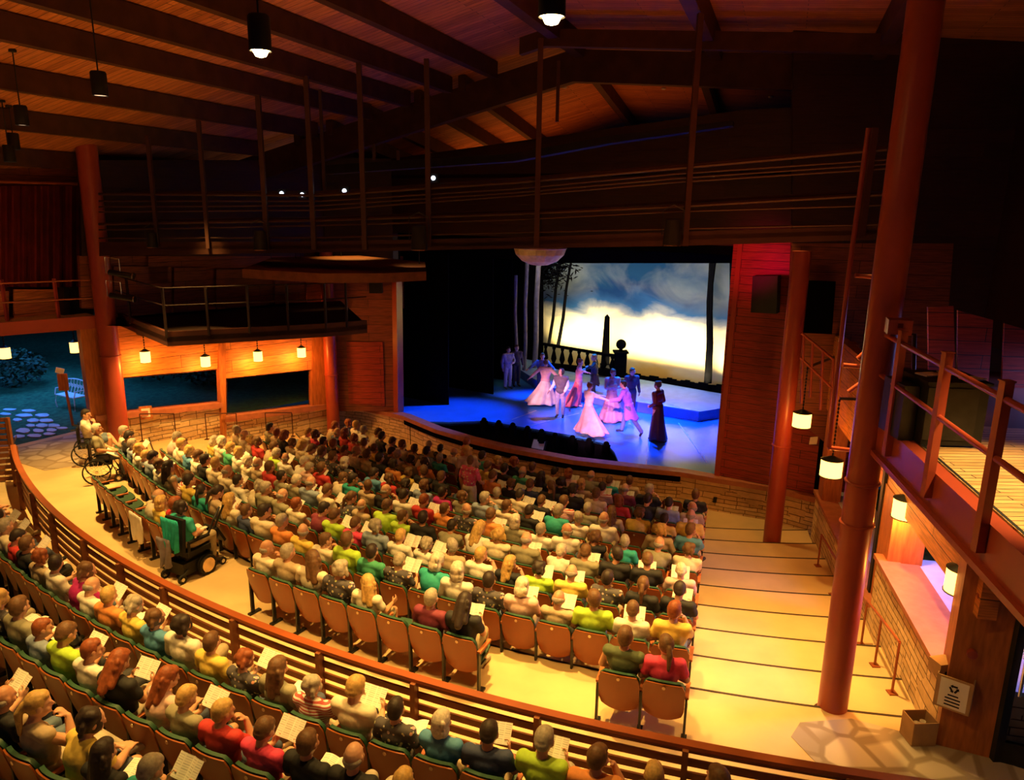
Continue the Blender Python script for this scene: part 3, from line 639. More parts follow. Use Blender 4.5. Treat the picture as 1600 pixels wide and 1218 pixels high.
class Fig:
    """joints of one body; right is +x, the figure faces +y"""
    def __init__(s, **k):
        s.g = 1.09; s.hs = 1.12
        s.__dict__.update(k)
    def headM(s):
        return Matrix.Translation(Vector(s.head)) @ Matrix.Rotation(s.yaw, 4, 'Z') @ Matrix.Rotation(-s.pitch, 4, 'X') @ Matrix.Rotation(getattr(s, 'roll', 0), 4, 'Y') @ Matrix.Scale(s.hs, 4)
    def skin(s):
        hM = s.headM(); h3 = hM.to_3x3(); H_ = lambda x, y, z: hM @ Vector((x, y, z)); g = s.g; P = []
        P += [('e', H_(0, 0, .01), (.077, .097, .108), h3), ('e', H_(0, .018, -.052), (.056, .068, .062), h3), ('c', H_(0, .088, .012), H_(0, .108, -.018), .011, .015), ('e', H_(0, .082, -.075), (.022, .016, .016), h3)]
        for q in (-1, 1): P += [('e', H_(q*.079, -.005, -.005), (.010, .022, .032), h3), ('e', H_(q*.033, .082, .026), (.02, .012, .009), h3), ('e', H_(q*.045, .055, -.03), (.025, .03, .028), h3)]
        P += [('e', H_(0, .086, -.045), (.024, .014, .010), h3)]
        P += [('c', s.neck, H_(0, -.012, -.055), .054*g, .05*g), ('c', Vector(s.neck)+Vector((-.12*g, 0, -.03)), Vector(s.neck)+Vector((.12*g, 0, -.03)), .045, .045)]
        P += s.torso(0)
        for q, el, wr, hd, hn in ((1, s.elR, s.wrR, s.hdR, s.hnR), (-1, s.elL, s.wrL, s.hdL, s.hnL)):
            sh = s.sh(q); P += [('c', sh, el, .05*g, .04*g), ('c', el, Vector(el).lerp(Vector(wr), .35), .041*g, .043*g), ('c', Vector(el).lerp(Vector(wr), .35), wr, .043*g, .027*g)]
            P += hand(wr, hd, hn, q, getattr(s, 'curl', .8))
        for q, hp, kn, an, toe in ((1, s.hpR, s.knR, s.anR, s.toR), (-1, s.hpL, s.knL, s.anL, s.toL)):
            mid = Vector(kn).lerp(Vector(an), .3)
            P += [('c', hp, kn, .082*g, .056*g), ('c', kn, mid, .054*g, .055*g), ('c', mid, an, .055*g, .034*g), ('c', Vector(an)+Vector((0, 0, -.02)), toe, .035, .026)]
        return P
    def sh(s, q):
        c = Vector(s.neck); u = Vector(getattr(s, 'shd', (1, 0, 0))); return c+u*q*.172*s.g+Vector((0, 0, -.05))
    def torso(s, e):
        g = s.g; pv = Vector(s.pelvis); nk = Vector(s.neck); ch = Vector(s.chest); u = Vector(getattr(s, 'shd', (1, 0, 0)))
        a = math.atan2(u.y, u.x); R = (nk-pv).normalized(); R3 = Vector((0, 0, 1)).rotation_difference(R).to_matrix() @ Matrix.Rotation(a, 3, 'Z'); bel = pv.lerp(ch, .5); bw = getattr(s, 'belly', 1.); f_ = R3@Vector((0, .018, 0))
        return [('e', pv, (.155*g+e, .115*g+e, .12+e), R3), ('e', bel, (.14*g*bw+e, .108*g*bw+e, .15+e), R3), ('e', ch, (.162*g+e, .112*g+e, .165+e), R3),
                ('c', s.sh(1)+Vector((0, 0, .0)), s.sh(-1)+Vector((0, 0, .0)), .056*g+e, .056*g+e), ('c', nk+Vector((0, 0, -.05)), ch, .07*g+e, .1*g+e), ('e', nk+Vector((0, -.005, -.035)), (.165*g+e, .07*g+e, .06+e), Matrix.Rotation(a, 3, 'Z')),
                ('c', s.sh(1)+f_, bel+u*.05+f_, .058*g+e, .085*g+e), ('c', s.sh(-1)+f_, bel-u*.05+f_, .058*g+e, .085*g+e)]
    def shirt(s, sleeve=.55, e=.014, nocap=True):
        P = s.torso(e)
        for q, el, wr in ((1, s.elR, s.wrR), (-1, s.elL, s.wrL)):
            sh = s.sh(q)
            if sleeve <= 0: continue
            if sleeve <= 1: P.append(('c', sh, sh.lerp(Vector(el), sleeve), .048*s.g+e, .047*s.g+e+.004))
            else: P += [('c', sh, el, .048*s.g+e, .042*s.g+e+.003), ('c', el, Vector(el).lerp(Vector(wr), sleeve-1), .044*s.g+e, .032*s.g+e)]
        return P
    def trousers(s, leg=2., e=.014):
        g = s.g; P = [('e', s.pelvis, (.157*g+e, .117*g+e, .12+e), None)]
        for q, hp, kn, an in ((1, s.hpR, s.knR, s.anR), (-1, s.hpL, s.knL, s.anL)):
            if leg <= 1: P.append(('c', hp, Vector(hp).lerp(Vector(kn), leg), .084*g+e, .064*g+e+.006))
            else: P += [('c', hp, kn, .084*g+e, .058*g+e), ('c', kn, Vector(kn).lerp(Vector(an), leg-1), .058*g+e, .046*g+e)]
        return P
    def shoes(s):
        P = []
        for an, toe in ((s.anR, s.toR), (s.anL, s.toL)):
            a = Vector(an)+Vector((0, 0, -.035)); P += [('c', a-(Vector(toe)-Vector(an)).normalized()*.02, toe, .043, .036)]
        return P
    def paint(s):
        hM = s.headM(); E = [hM@Vector((q*.033, .098, .014)) for q in (-1, 1)]; L = hM@Vector((0, .1, -.047))
        def f(c):
            if min((c-x).length for x in E) < .0115: return 1
            if (c-L).length < .017: return 2
            return 0
        return f
def hair_mesh(style):
    n = 'hair_'+style
    if style == 'short': P = [('e', (0, -.017, .026), (.085, .094, .105), None), ('e', (0, -.055, -.02), (.07, .05, .06), None), ('e', (0, .03, .075), (.065, .055, .045), None)]
    elif style == 'fringe': P = [('e', (0, -.028, -.012), (.0855, .078, .05), None), ('e', (0, -.06, -.02), (.062, .045, .05), None)]
    elif style == 'bob': P = [('e', (0, -.018, .028), (.092, .1, .108), None), ('e', (-.05, -.03, -.05), (.045, .065, .08), None), ('e', (.05, -.03, -.05), (.045, .065, .08), None), ('e', (0, -.07, -.05), (.07, .05, .085), None), ('e', (0, .03, .08), (.07, .06, .045), None)]
    elif style == 'long': P = [('e', (0, -.018, .028), (.09, .1, .108), None), ('c', (0, -.06, 0), (0, -.115, -.25), .075, .05), ('c', (-.05, -.04, 0), (-.07, -.09, -.2), .05, .035), ('c', (.05, -.04, 0), (.07, -.09, -.2), .05, .035), ('e', (0, .03, .08), (.07, .06, .045), None)]
    elif style == 'updo': P = [('e', (0, -.015, .03), (.09, .1, .105), None), ('e', (0, -.06, .095), (.055, .055, .045), None), ('e', (0, .035, .08), (.07, .055, .045), None)]
    elif style == 'ponytail': P = [('e', (0, -.015, .026), (.085, .094, .105), None), ('c', (0, -.1, .03), (0, -.135, -.04), .03, .034), ('c', (0, -.135, -.04), (0, -.125, -.22), .034, .018), ('e', (0, .03, .075), (.065, .055, .045), None)]
    else: P = [('e', (random.uniform(-.05, .05), random.uniform(-.07, .02), random.uniform(-.03, .07)), (.055, .06, .06), None) for _ in range(16)]+[('e', (0, -.02, .025), (.09, .098, .105), None)]
    if style in ('bob', 'curly', 'long'):
        for k in range(14):
            a = 2.2+4.1*k/13+random.uniform(-.1, .1); P.append(('e', (.078*math.sin(a+1.57)*1.0, -.01+.085*math.cos(a+3.14), random.uniform(-.05, .06)), (.024, .024, .04), None))
    return blob(n, P, .009, ['hair'], 2)
HAIR = {k: hair_mesh(k) for k in ('short', 'fringe', 'bob', 'long', 'updo', 'ponytail', 'curly')}
skin_mats = ['skin', 'black', 'blade_red']
def put(name, me, parent, col=None, M=None):
    o = bpy.data.objects.new(name, me); SC.collection.objects.link(o); o.parent = parent
    if col is not None: o.color = (*col, 1)
    if M is not None: o.matrix_local = M
    return o
# seated poses: the origin is on the floor below the top of the seat back
def seated(kind):
    J = dict(pelvis=(0, .25, .55), chest=(0, .185, .86), neck=(0, .165, 1.035), head=(0, .20, 1.20), yaw=0., pitch=.0,
             hpR=(.09, .27, .53), hpL=(-.09, .27, .53), knR=(.12, .68, .55), knL=(-.12, .68, .55), anR=(.12, .66, .11), anL=(-.11, .70, .11), toR=(.13, .84, .035), toL=(-.12, .87, .035),
             elR=(.27, .21, .76), elL=(-.27, .21, .76), wrR=(.10, .46, .665), wrL=(-.10, .45, .665), hdR=(-.5, .8, -.05), hdL=(.5, .8, -.05), hnR=(0, 0, -1), hnL=(0, 0, -1), curl=.7)
    if kind == 'lap': J.update(yaw=.12)
    if kind == 'read': J.update(pitch=.42, head=(0, .225, 1.19), elR=(.25, .26, .77), elL=(-.25, .26, .77), wrR=(.15, .47, .80), wrL=(-.15, .47, .80), hdR=(-.15, .7, .55), hdL=(.15, .7, .55), hnR=(-1, 0, .3), hnL=(1, 0, .3), curl=1.2)
    if kind == 'chin': J.update(yaw=-.35, pitch=.1, elR=(.24, .36, .80), wrR=(.13, .40, 1.02), hdR=(-.6, -.45, .8), hnR=(-.6, -.6, 0), curl=1.6, knL=(-.05, .66, .60), anL=(.14, .86, .34), toL=(.2, 1.02, .30), head=(.01, .22, 1.195))
    if kind == 'talk': J.update(yaw=.75, pitch=.05, wrR=(.20, .52, .76), hdR=(.1, .9, .3), hnR=(-1, 0, 0), elR=(.27, .25, .78), head=(.01, .205, 1.2))
    if kind == 'folded': J.update(yaw=-.1, elR=(.24, .27, .80), elL=(-.24, .27, .80), wrR=(-.05, .37, .83), wrL=(.05, .35, .79), hdR=(-1, .05, .05), hdL=(1, .05, .05), hnR=(0, -1, 0), hnL=(0, -1, 0), curl=.5, chest=(0, .18, .86))
    if kind == 'cross': J.update(yaw=.3, knR=(.04, .70, .60), anR=(-.18, .86, .32), toR=(-.26, 1.0, .28), wrR=(.06, .45, .70), wrL=(-.06, .43, .68), head=(.0, .2, 1.2))
    if kind == 'lean': J.update(chest=(.02, .25, .84), neck=(.03, .30, 1.0), head=(.04, .37, 1.15), pitch=.3, yaw=-.2, elR=(.22, .45, .72), elL=(-.2, .45, .72), wrR=(.07, .64, .68), wrL=(-.06, .62, .68))
    return Fig(**J)
SEAT_P = {}
def pose_set(kind):
    f = seated(kind); d = {'M': f.headM()}
    d['body'] = blob('body_'+kind, f.skin(), .0095, skin_mats, 1, f.paint())
    d['tee'] = blob('tee_'+kind, f.shirt(.6), .014, ['cloth'], 12)
    d['long'] = blob('shirt_'+kind, f.shirt(1.85), .014, ['cloth'], 10)
    d['top'] = blob('top_'+kind, f.shirt(0., .010), .014, ['cloth'], 4)
    d['pants'] = blob('trousers_'+kind, f.trousers(1.9), .014, ['cloth'], 4)
    d['shorts'] = blob('shorts_'+kind, f.trousers(.8), .014, ['cloth'], 4)
    d['shoes'] = blob('shoes_'+kind, f.shoes(), .012, ['cloth'], 1)
    return d
for k in ('lap', 'read', 'chin', 'talk', 'folded', 'cross', 'lean'): SEAT_P[k] = pose_set(k)
for k, d in list(SEAT_P.items()):
    for c in ('tee', 'long', 'top'):
        for pt in ('striped', 'floral'):
            if c == 'long': continue
            me = d[c].copy(); me.materials.clear(); me.materials.append(MT['cloth_'+pt]); d[c+pt] = me
SH = {'W': ((.86, .82, .72), 'white'), 'C': (.80, .70, .52), 'Y': (.85, .62, .12), 'L': (.50, .78, .06), 'K': (.02, .02, .022), 'R': (.62, .04, .04), 'P': (.85, .06, .16), 'M': (.55, .02, .22), 'T': (.03, .42, .38), 'G': (.07, .40, .22),
      'B': (.10, .32, .58), 'S': (.30, .38, .52), 'N': (.05, .07, .16), 'O': (.82, .30, .08), 'E': (.32, .30, .20), 'A': (.52, .40, .26), 'U': (.22, .03, .06), 'F': (.09, .08, .09), 'J': (.55, .10, .09), 'H': (.82, .55, .50), 'D': (.10, .13, .06)}
SH['W'] = SH['W'][0]
SHN = {'W': 'white', 'C': 'cream', 'Y': 'yellow', 'L': 'lime green', 'K': 'black', 'R': 'red', 'P': 'hot pink', 'M': 'magenta', 'T': 'teal', 'G': 'green', 'B': 'blue', 'S': 'blue grey', 'N': 'navy', 'O': 'orange', 'E': 'olive', 'A': 'tan', 'U': 'maroon', 'F': 'floral', 'J': 'striped', 'H': 'pale pink', 'D': 'dark green'}
HC = {'g': (.42, .36, .28), 'w': (.75, .66, .52), 'b': (.16, .075, .03), 'd': (.035, .02, .014), 'y': (.62, .38, .12), 'r': (.30, .075, .02), 'o': (.35, .3, .25)}
HN = {'g': 'grey-haired', 'w': 'white-haired', 'b': 'brown-haired', 'd': 'dark-haired', 'y': 'blond-haired', 'r': 'auburn-haired', 'o': 'balding'}
SK = [(.62, .32, .19), (.70, .38, .24), (.56, .27, .15), (.66, .36, .22)]
RNG = random.Random(5)
def sit_person(code, pose, loc, rz, sc=1., top=None, parts=True):
    h, s = code; hl = h.lower(); P = SEAT_P[pose]; female = h.isupper() or RNG.random() < .45
    e = empty('person', loc, rz); e.scale = (sc*RNG.uniform(.97, 1.06), sc, sc)
    sk = RNG.choice(SK); put('body', P['body'], e, sk)
    if h.isupper(): st = 'ponytail' if RNG.random() < .25 else 'long'
    elif h == 'o': st = 'fringe'
    elif hl in 'wyr' and RNG.random() < .45: st = RNG.choice(['bob', 'curly'])
    elif RNG.random() < .2: st = 'curly'
    else: st = 'short'
    put('hair', HAIR[st], e, HC[hl], P['M'])
    kind = top or ('long' if (s in 'WSBAN' and RNG.random() < .3) else ('top' if female and RNG.random() < .22 else 'tee'))
    if s in 'JF': kind = ('top' if kind == 'top' else 'tee')+('striped' if s == 'J' else 'floral')
    put('shirt', P[kind], e, SH[s])
    sh = RNG.random() < .4; pc = RNG.choice([(.45, .36, .22), (.08, .10, .16), (.04, .04, .045), (.55, .48, .36), (.12, .18, .26)])
    put('shorts' if sh else 'trousers', P['shorts' if sh else 'pants'], e, pc)
    put('shoes', P['shoes'], e, RNG.choice([(.05, .04, .03), (.5, .45, .4), (.2, .12, .06)]))
    return e
# ---------------------------------------------------------------- theatre seats
def make_seat():
    e = empty('theatre_seat')
    # back shell, gently curved in plan, leaning back
    def shell(y_off, th, w, z0, z1, cv, nx=8, nz=6, rnd=.06):
        b = MB(); G = []
        for side in (0, 1):
            g = []
            for j in range(nz+1):
                v = j/nz; z = z0+(z1-z0)*v; row = []
                for i in range(nx+1):
                    u = -1+2*i/nx; hw = w/2
                    if v > .8: hw -= rnd*((v-.8)/.2)**2*.6
                    if v < .25: hw -= .03*((.25-v)/.25)**1.5
                    zz = z-.05*(u*u)*(1-v)*-1.0 if v < .2 else z-.015*u*u*(v > .9)
                    y = y_off+.13*(1-v)-cv*(1-u*u)+(th if side else 0); row.append(Vector((u*hw, y, zz)))
                g.append(row)
            G.append(g)
        for j in range(nz):
            for i in range(nx):
                b.face([G[0][j][i], G[0][j][i+1], G[0][j+1][i+1], G[0][j+1][i]]); b.face([G[1][j][i+1], G[1][j][i], G[1][j+1][i], G[1][j+1][i+1]])
        for j in range(nz):
            b.face([G[0][j+1][0], G[1][j+1][0], G[1][j][0], G[0][j][0]]); b.face([G[0][j][nx], G[1][j][nx], G[1][j+1][nx], G[0][j+1][nx]])
        for i in range(nx):
            b.face([G[0][nz][i], G[0][nz][i+1], G[1][nz][i+1], G[1][nz][i]]); b.face([G[0][0][i+1], G[0][0][i], G[1][0][i], G[1][0][i+1]])
        return b
    sh = shell(0, .018, .51, .28, .85, .035).build('back_shell', 'seat_shell', e, True)
    MB().lathe([(0, -.004), (.021, -.004), (.022, 0), (0, 0.002)], (0, -.034, .80), 12, axis='Y').build('number_plate', 'plate', sh)
    cu = shell(.02, .045, .49, .42, .87, .035, rnd=.09).build('back_cushion', 'green_vinyl', e, True)
    b = shell(0, .035, .48, .0, .44, 0); s = b.build('seat_cushion', 'green_vinyl', e, True)
    s.data.transform(Matrix.Translation((0, .15, .44)) @ Matrix.Rotation(math.radians(-88), 4, 'X') @ Matrix.Translation((0, -.06, 0)))
    MB().box((0, .34, .385), (.44, .36, .03)).build('seat_pan', 'seat_shell', e)
    def side(x, lab=None):
        l = MB().bar((x, .10, .0), (x, .10, .62), .03, .06).bar((x, .10, .60), (x, .34, .60), .03, .04).bar((x, .10, .40), (x, .30, .40), .03, .05).box((x, .13, .015), (.07, .22, .03)).build('leg', 'black_metal', e)
        b = MB().box((x, .25, .635), (.05, .32, .03)).lathe([(0, -.015), (.03, -.012), (.03, .012), (0, .015)], (x, .41, .636), 12); a = b.build('armrest', 'arm_wood', e); return a
    side(-.2725)
    return e, side
seat0, side0 = make_seat()
seatE = copy_tree(seat0); side0(.2725)
# swap so that seat0 is the plain seat and seatE carries the row-end arm as well
seat_end, seat_plain = seat0, seatE
seat_plain.location = seat_end.location = (0, 0, -50)
used = {'p': False, 'e': False}
ROWS = {
 -3: '......................gTDKdYYAoK',
 -2: '..............yEoKbKbPyRyERHRKrWbLrSbE',
 -1: '..yYbOyYbOgLdNwBdFyCgJBErFbYdWbBgYyOoWbMdWrAbKdR',
 1: 'BPbD......DKgU..YCgFBCgAoC........rRyYoC..........',
 2: 'rYbWbLoAwHdFwWwTgFdGbLbCoYgOdCbNYCDADTdYbJDAbWdSyFyWgSdKgC',
 3: 'dKBKdFoYdLYKyWgAgWyWgSbPbLdUrCoEgEgCdWoCyCdKbWyByCbWgH',
 4: 'wHbKdKbEwWoEyCYWdEdKbLbLoABFbCoSwEdEbRoAwCyWyGwCwY',
 5: 'bCoEgTbKoWgWwEbOoFbOrRdWoKbAdTbCbRgHwWoWwLbAbRyAoWgC',
 6: 'bByA..oWgWgTdKbCgSbEdMbSdKbRdB..wFbFbFbAyAbArKrAdE',
 7: 'oYdYbYBAgEbJbKdCgC__..bKbKbYdOdKbAoWbRrKdKbPyC',
 8: 'oAdSdKrRbCdKBKbNbKbO__....dOdAgAdKbYbArRrRoNrA',
 9: 'bK..gKoUdJyAdKDKoGdKbYrE__gTdSbAbWbCdKbCgWyWrN',
 10: '......bAbToErHdAbKrKyUdGgEoWdKgY......'}
ROWNAME = {1: 'first row below the rail', -1: 'first row behind the rail', -2: 'second row behind the rail', -3: 'third row behind the rail'}
ROW2 = {2: 'second', 3: 'third', 4: 'fourth', 5: 'fifth', 6: 'sixth', 7: 'seventh', 8: 'eighth', 9: 'ninth', 10: 'tenth'}
for r in ROW2: ROWNAME[r] = ROW2[r]+' row below the rail'
POSES = ['lap', 'read', 'chin', 'talk', 'folded', 'cross', 'lean', 'read', 'lap', 'read']
def booklet(loc, rz, lab, scale=1., big=False):
    b = MB(); w, h = (.15, .22); nx = 5
    for s in (-1, 1):
        pts = [(s*w*i/nx, .018*math.sin(math.pi*i/nx)-.0*i+.035*(i/nx)) for i in range(nx+1)]
        for i in range(nx):
            (x0, z0), (x1, z1) = pts[i], pts[i+1]
            q = [(x0, -h/2, z0), (x1, -h/2, z1), (x1, h/2, z1), (x0, h/2, z0)]; uv = [(i/nx*.6, 0), ((i+1)/nx*.6, 0), ((i+1)/nx*.6, .9), (i/nx*.6, .9)]
            if s < 0: q = q[::-1]; uv = uv[::-1]
            b.face(q, uv); b.face([Vector(p)-Vector((0, 0, .004)) for p in q][::-1], uv[::-1], 1)
    return b
_bk = booklet(0, 0, '').build('programme', ['printed_page', 'paper']); BKM = _bk.data; bpy.data.objects.remove(_bk)
def place_booklet(person, pose, lab, grp):
    o = bpy.data.objects.new('programme', BKM); SC.collection.objects.link(o)
    T = Matrix.LocRotScale(person.location, person.rotation_euler, (1, 1, 1))
    if pose == 'read': L = Matrix.Translation((0, .585, .90)) @ Matrix.Rotation(math.radians(48), 4, 'X')
    elif pose == 'lean': L = Matrix.Translation((.02, .74, .70)) @ Matrix.Rotation(math.radians(12), 4, 'X')
    else: L = Matrix.Translation((.0, .55, .668)) @ Matrix.Rotation(math.radians(6), 4, 'X') @ Matrix.Rotation(.2, 4, 'Z')
    Mx = T @ L; o.matrix_world = Mx; o.location = Mx.to_translation(); o.rotation_euler = Mx.to_euler()
    tag(o, lab, 'programme', grp); return o
def add_seat(row, i, p, rz, label, endseat, grp):
    key = 'e' if endseat else 'p'; src = seat_end if endseat else seat_plain
    if not used[key]: used[key] = True; o = src
    else: o = copy_tree(src)
    o.location = p; o.rotation_euler = (0, 0, rz); tag(o, label, 'seat', grp); return o
NOSEAT = {(1, k) for k in (2, 3, 4, 13, 14, 15, 16)}
seat_loc = {}
for row in (-3, -2, -1, 1, 2, 3, 4, 5, 6, 7, 8, 9, 10):
    S = ROWS[row]; n = len(S)//2; ph = -15.9 if row > 0 else -12.; first = None
    if row < 0: n = {-1: 30, -2: 21, -3: 17}[row]
    cnt = 0
    for i in range(n):
        R = RR(row, ph); W_ = .55-.0019*(-ph-16); st = math.degrees(W_/R); a = ph-st/2; ph -= st
        if (row, i) in NOSEAT: continue
        c = S[2*i:2*i+2] if 2*i < len(S) else '..'
        if row == -1:
            if i < 1: continue
            if i >= 24: c = ['gC', 'dW', 'rA', 'bE', 'oW', 'bK'][i-24]
        if row == -2 and i < 7: continue
        if row == -2 and i == 19: c = 'yF'
        if row == -2 and i == 20: c = 'oC'
        if row == -3 and i < 11: continue
        if row == -3 and i == 16: c = 'oC'
        cnt += 1
        p = polar(R, a, rf(row)); rz = math.radians(a)
        # seats were numbered from the right end of each row
        where = '%s from right, %s' % (ORD[cnt], ROWNAME[row])
        grp = 'people seated in the lower block' if row > 0 else 'people seated behind the rail'
        end = i == 0 or (row == 1 and i in (5, 17))
        so = add_seat(row, i, p, rz, 'green and brown theatre seat, '+where, end, 'theatre seats of the lower block' if row > 0 else 'theatre seats behind the rail')
        so.scale = (W_/.55*1., 1, 1)
        seat_loc[row, i] = (p, rz, where)
        if '.' in c: continue
        if '_' in c: continue
        pose = RNG.choice(POSES)
        lit = row <= 6
        rzp = rz+RNG.uniform(-.12, .12); sc = RNG.uniform(.94, 1.05)
        pl = p+Vector((-math.sin(rz), math.cos(rz), 0))*.02
        po = sit_person(c, pose, pl, rzp, sc)
        gar = 'patterned shirt' if c[1] == 'F' else SHN[c[1]]+' top'
        hn = HN[c[0].lower()]
        if c[0].isupper(): hn = hn.replace('-haired', '-haired').replace('grey', 'grey')
        tag(po, '%s person in %s, %s' % (hn, gar, where), 'person', grp)
        if pose == 'read' or (pose in ('lap', 'cross') and RNG.random() < .5): place_booklet(po, pose, 'open printed programme held by person %s' % where, 'programmes held in the lower block' if row > 0 else 'programmes held behind the rail')
# ---------------------------------------------------------------- curved guard rail
gr = empty('guard_rail', tuple(polar(24.15, -25, 0))); tag(gr, 'curved wooden slatted guard rail between the aisle and the rear block', 'railing')
gp = gr.location.copy()
def arc(r, z, w, h, f0=-55.5, f1=-2., n=80, lb=0):
    b = MB(); P = []
    for i in range(n+1):
        a = f0+(f1-f0)*i/n; P.append([polar(r+dx, a, z+dz)-gp for dx, dz in ((-w/2, -h/2), (w/2, -h/2), (w/2, h/2), (-w/2, h/2))])
    for i in range(n):
        for k in range(4): l = (k+1) % 4; b.face([P[i][k], P[i][l], P[i+1][l], P[i+1][k]])
    b.face(P[0]); b.face(P[-1][::-1]); return b
arc(24.15, .905, .11, .045).build('cap_rail', 'rail_steel', gr)
for z, h in ((.835, .03), (.70, .085), (.54, .085), (.38, .085), (.22, .085)): arc(24.16, z, .03, h).build('slat', 'slat_wood', gr)
PX = [(51, 768), (80, 800), (126, 842), (184, 879), (262, 912), (370, 962), (500, 1015), (652, 1058), (844, 1108), (1072, 1163)]
pa = []
for x, y in PX:
    q = at(x, y, .9); pa.append(math.degrees(math.atan2(q.x-CEN.x, CEN.y-q.y)))
pa = [-55., -51.] + pa + [-12., -8.2, -4.4]
for a in pa:
    p = polar(24.2, a, .44)-gp; MB().box(p, (.065, .10, .89), math.radians(a)).build('post', 'slat_wood', gr)
# slatted screens at the left end of the rail
for k, (pa_, pb_, z1, lab) in enumerate((((24, 697), (-90, 706), .92, 'lower slatted wooden screen joined to the left end of the rail'), ((12, 652), (-90, 655), 1.45, 'upper slatted wooden screen behind the left end of the rail'))):
    A = at(*pa_, z1); B = at(*pb_, z1); e = empty('slatted_screen', (A.x, A.y, .0)); tag(e, lab, 'railing')
    O = e.location.copy()
    for j in range(6):
        z = z1-.05-.14*j; MB().bar(Vector((A.x, A.y, z))-O, Vector((B.x, B.y, z))-O, .04, .09).build('slat', 'slat_wood', e)
    for f in (0.01, .5): q = A.lerp(B, f); MB().bar(Vector((q.x, q.y, 0))-O, Vector((q.x, q.y, z1))-O, .08, .08).build('post', 'slat_wood', e)
# ---------------------------------------------------------------- wheelchairs
def wheel(b_r, w, parent, c, spokes=10, hub='chrome', name='wheel'):
    e = MB().lathe([(b_r-.03, -w/2), (b_r, -w/2), (b_r, w/2), (b_r-.03, w/2), (b_r-.03, -w/2)], (0, 0, 0), 28, axis='X').build(name, 'rubber', parent, True); e.location = c
    b = MB().lathe([(0, -w*.6), (.035, -w*.6), (.035, w*.6), (0, w*.6)], (0, 0, 0), 12, axis='X')
    for k in range(spokes): a = 2*math.pi*k/spokes; b.bar((0, 0, 0), (0, math.cos(a)*(b_r-.02), math.sin(a)*(b_r-.02)), .01 if spokes > 4 else .05, .006 if spokes > 4 else .03)
    b.build('spokes', hub, e); return e
def manual_wheelchair(loc, rz, lab):
    e = empty('wheelchair', loc, rz); tag(e, lab, 'wheelchair')
    for s in (-1, 1):
        wheel(.3, .03, e, (s*.29, .12, .3), 14); wheel(.09, .03, e, (s*.22, .55, .09), 6, name='caster')
        MB().tube([(s*.23, 0, 1.0), (s*.23, 0, .45), (s*.23, .45, .45), (s*.23, .55, .18)], .014).tube([(s*.23, -.02, .94), (s*.23, -.12, .94)], .018).tube([(s*.23, .02, .7), (s*.23, .4, .7), (s*.23, .42, .48)], .013).build('side_frame', 'black_metal', e)
        MB().box((s*.12, .70, .12), (.14, .2, .02)).bar((s*.18, .5, .35), (s*.16, .66, .13), .02, .02).build('footrest', 'black_metal', e)
    MB().box((0, .22, .47), (.44, .44, .04)).build('seat', 'black', e); MB().box((0, .0, .72), (.44, .03, .44)).build('backrest', 'black', e); return e
def power_wheelchair(loc, rz, lab):
    e = empty('power_wheelchair', loc, rz); tag(e, lab, 'wheelchair')
    MB().box((0, .22, .22), (.42, .62, .22)).box((0, .22, .36), (.3, .4, .08)).build('base', 'black', e)
    for s in (-1, 1):
        w_ = wheel(.18, .08, e, (s*.28, .34, .18), 3, 'plate', 'drive_wheel'); MB().lathe([(0, -.045), (.13, -.045), (.13, .045), (0, .045)], (0, 0, 0), 20, axis='X').build('hub', 'plate', w_)
        wheel(.08, .04, e, (s*.22, -.14, .08), 5, name='caster'); wheel(.07, .035, e, (s*.22, .72, .07), 5, name='caster')
        MB().bar((s*.22, .5, .2), (s*.22, .72, .1), .03, .04).bar((s*.22, 0, .2), (s*.22, -.14, .12), .03, .04).build('caster_arm', 'black_metal', e)
        MB().bar((s*.28, .0, .72), (s*.28, .42, .72), .06, .04).bar((s*.28, .0, .45), (s*.28, .0, .72), .03, .04).build('armrest', 'black', e)
    MB().box((0, .24, .47), (.46, .5, .09)).build('seat', 'black', e); MB().box((0, -.03, .82), (.44, .07, .62), rx=-.1).build('backrest', 'black', e)
    MB().box((0, .78, .55), (.34, .05, .34), rx=.5).bar((0, .5, .4), (0, .82, .48), .05, .05).build('leg_rest', 'black_metal', e)
    MB().tube([(.28, .42, .74), (.28, .55, .95), (.25, .72, 1.12)], .02).tube([(.1, .7, .7), (.2, .85, 1.1)], .02).build('control_arm', 'black_metal', e); return e
pw = at(283, 902, 0); pwz = -math.radians(28); power_wheelchair(pw, pwz, 'black powered wheelchair with yellow hubs at the end of the first row')
def loc_on(o, rz, x, y, z=0): return Vector(o)+Matrix.Rotation(rz, 3, 'Z')@Vector((x, y, z))
p_ = sit_person('dT', 'lap', loc_on(pw, pwz, 0, -.06, .07), pwz, 1.); tag(p_, 'dark-haired person in teal top sitting in the powered wheelchair', 'person')
def drape(name, loc, rz, w, h, mt, lab, cat, folds=5, seed=0, depth=.035, rx=0.):
    r = random.Random(seed); b = MB(); nx, nz = 20, 8; G = []
    for j in range(nz+1):
        for i in range(nx+1):
            u = i/nx; v = j/nz; G.append(Vector(((u-.5)*w*(1-.25*v+.1*math.sin(v*5)), depth*math.sin(u*folds*6.28+v*2)*v+.012*r.random(), -h*v*(1+.1*math.sin(u*9)))))
    for j in range(nz):
        for i in range(nx): a = j*(nx+1)+i; b.face([G[a], G[a+1], G[a+nx+2], G[a+nx+1]])
    o = b.build(name, mt, smooth=True); md = o.modifiers.new('t', 'SOLIDIFY'); md.thickness = .02; o.location = loc; o.rotation_euler = (rx, 0, rz); return tag(o, lab, cat)
drape('jacket', loc_on(pw, pwz, .06, -.17, 1.18), pwz, .42, .55, 'teal_cloth', 'teal jacket hung over the back of the powered wheelchair', 'jacket', seed=1)
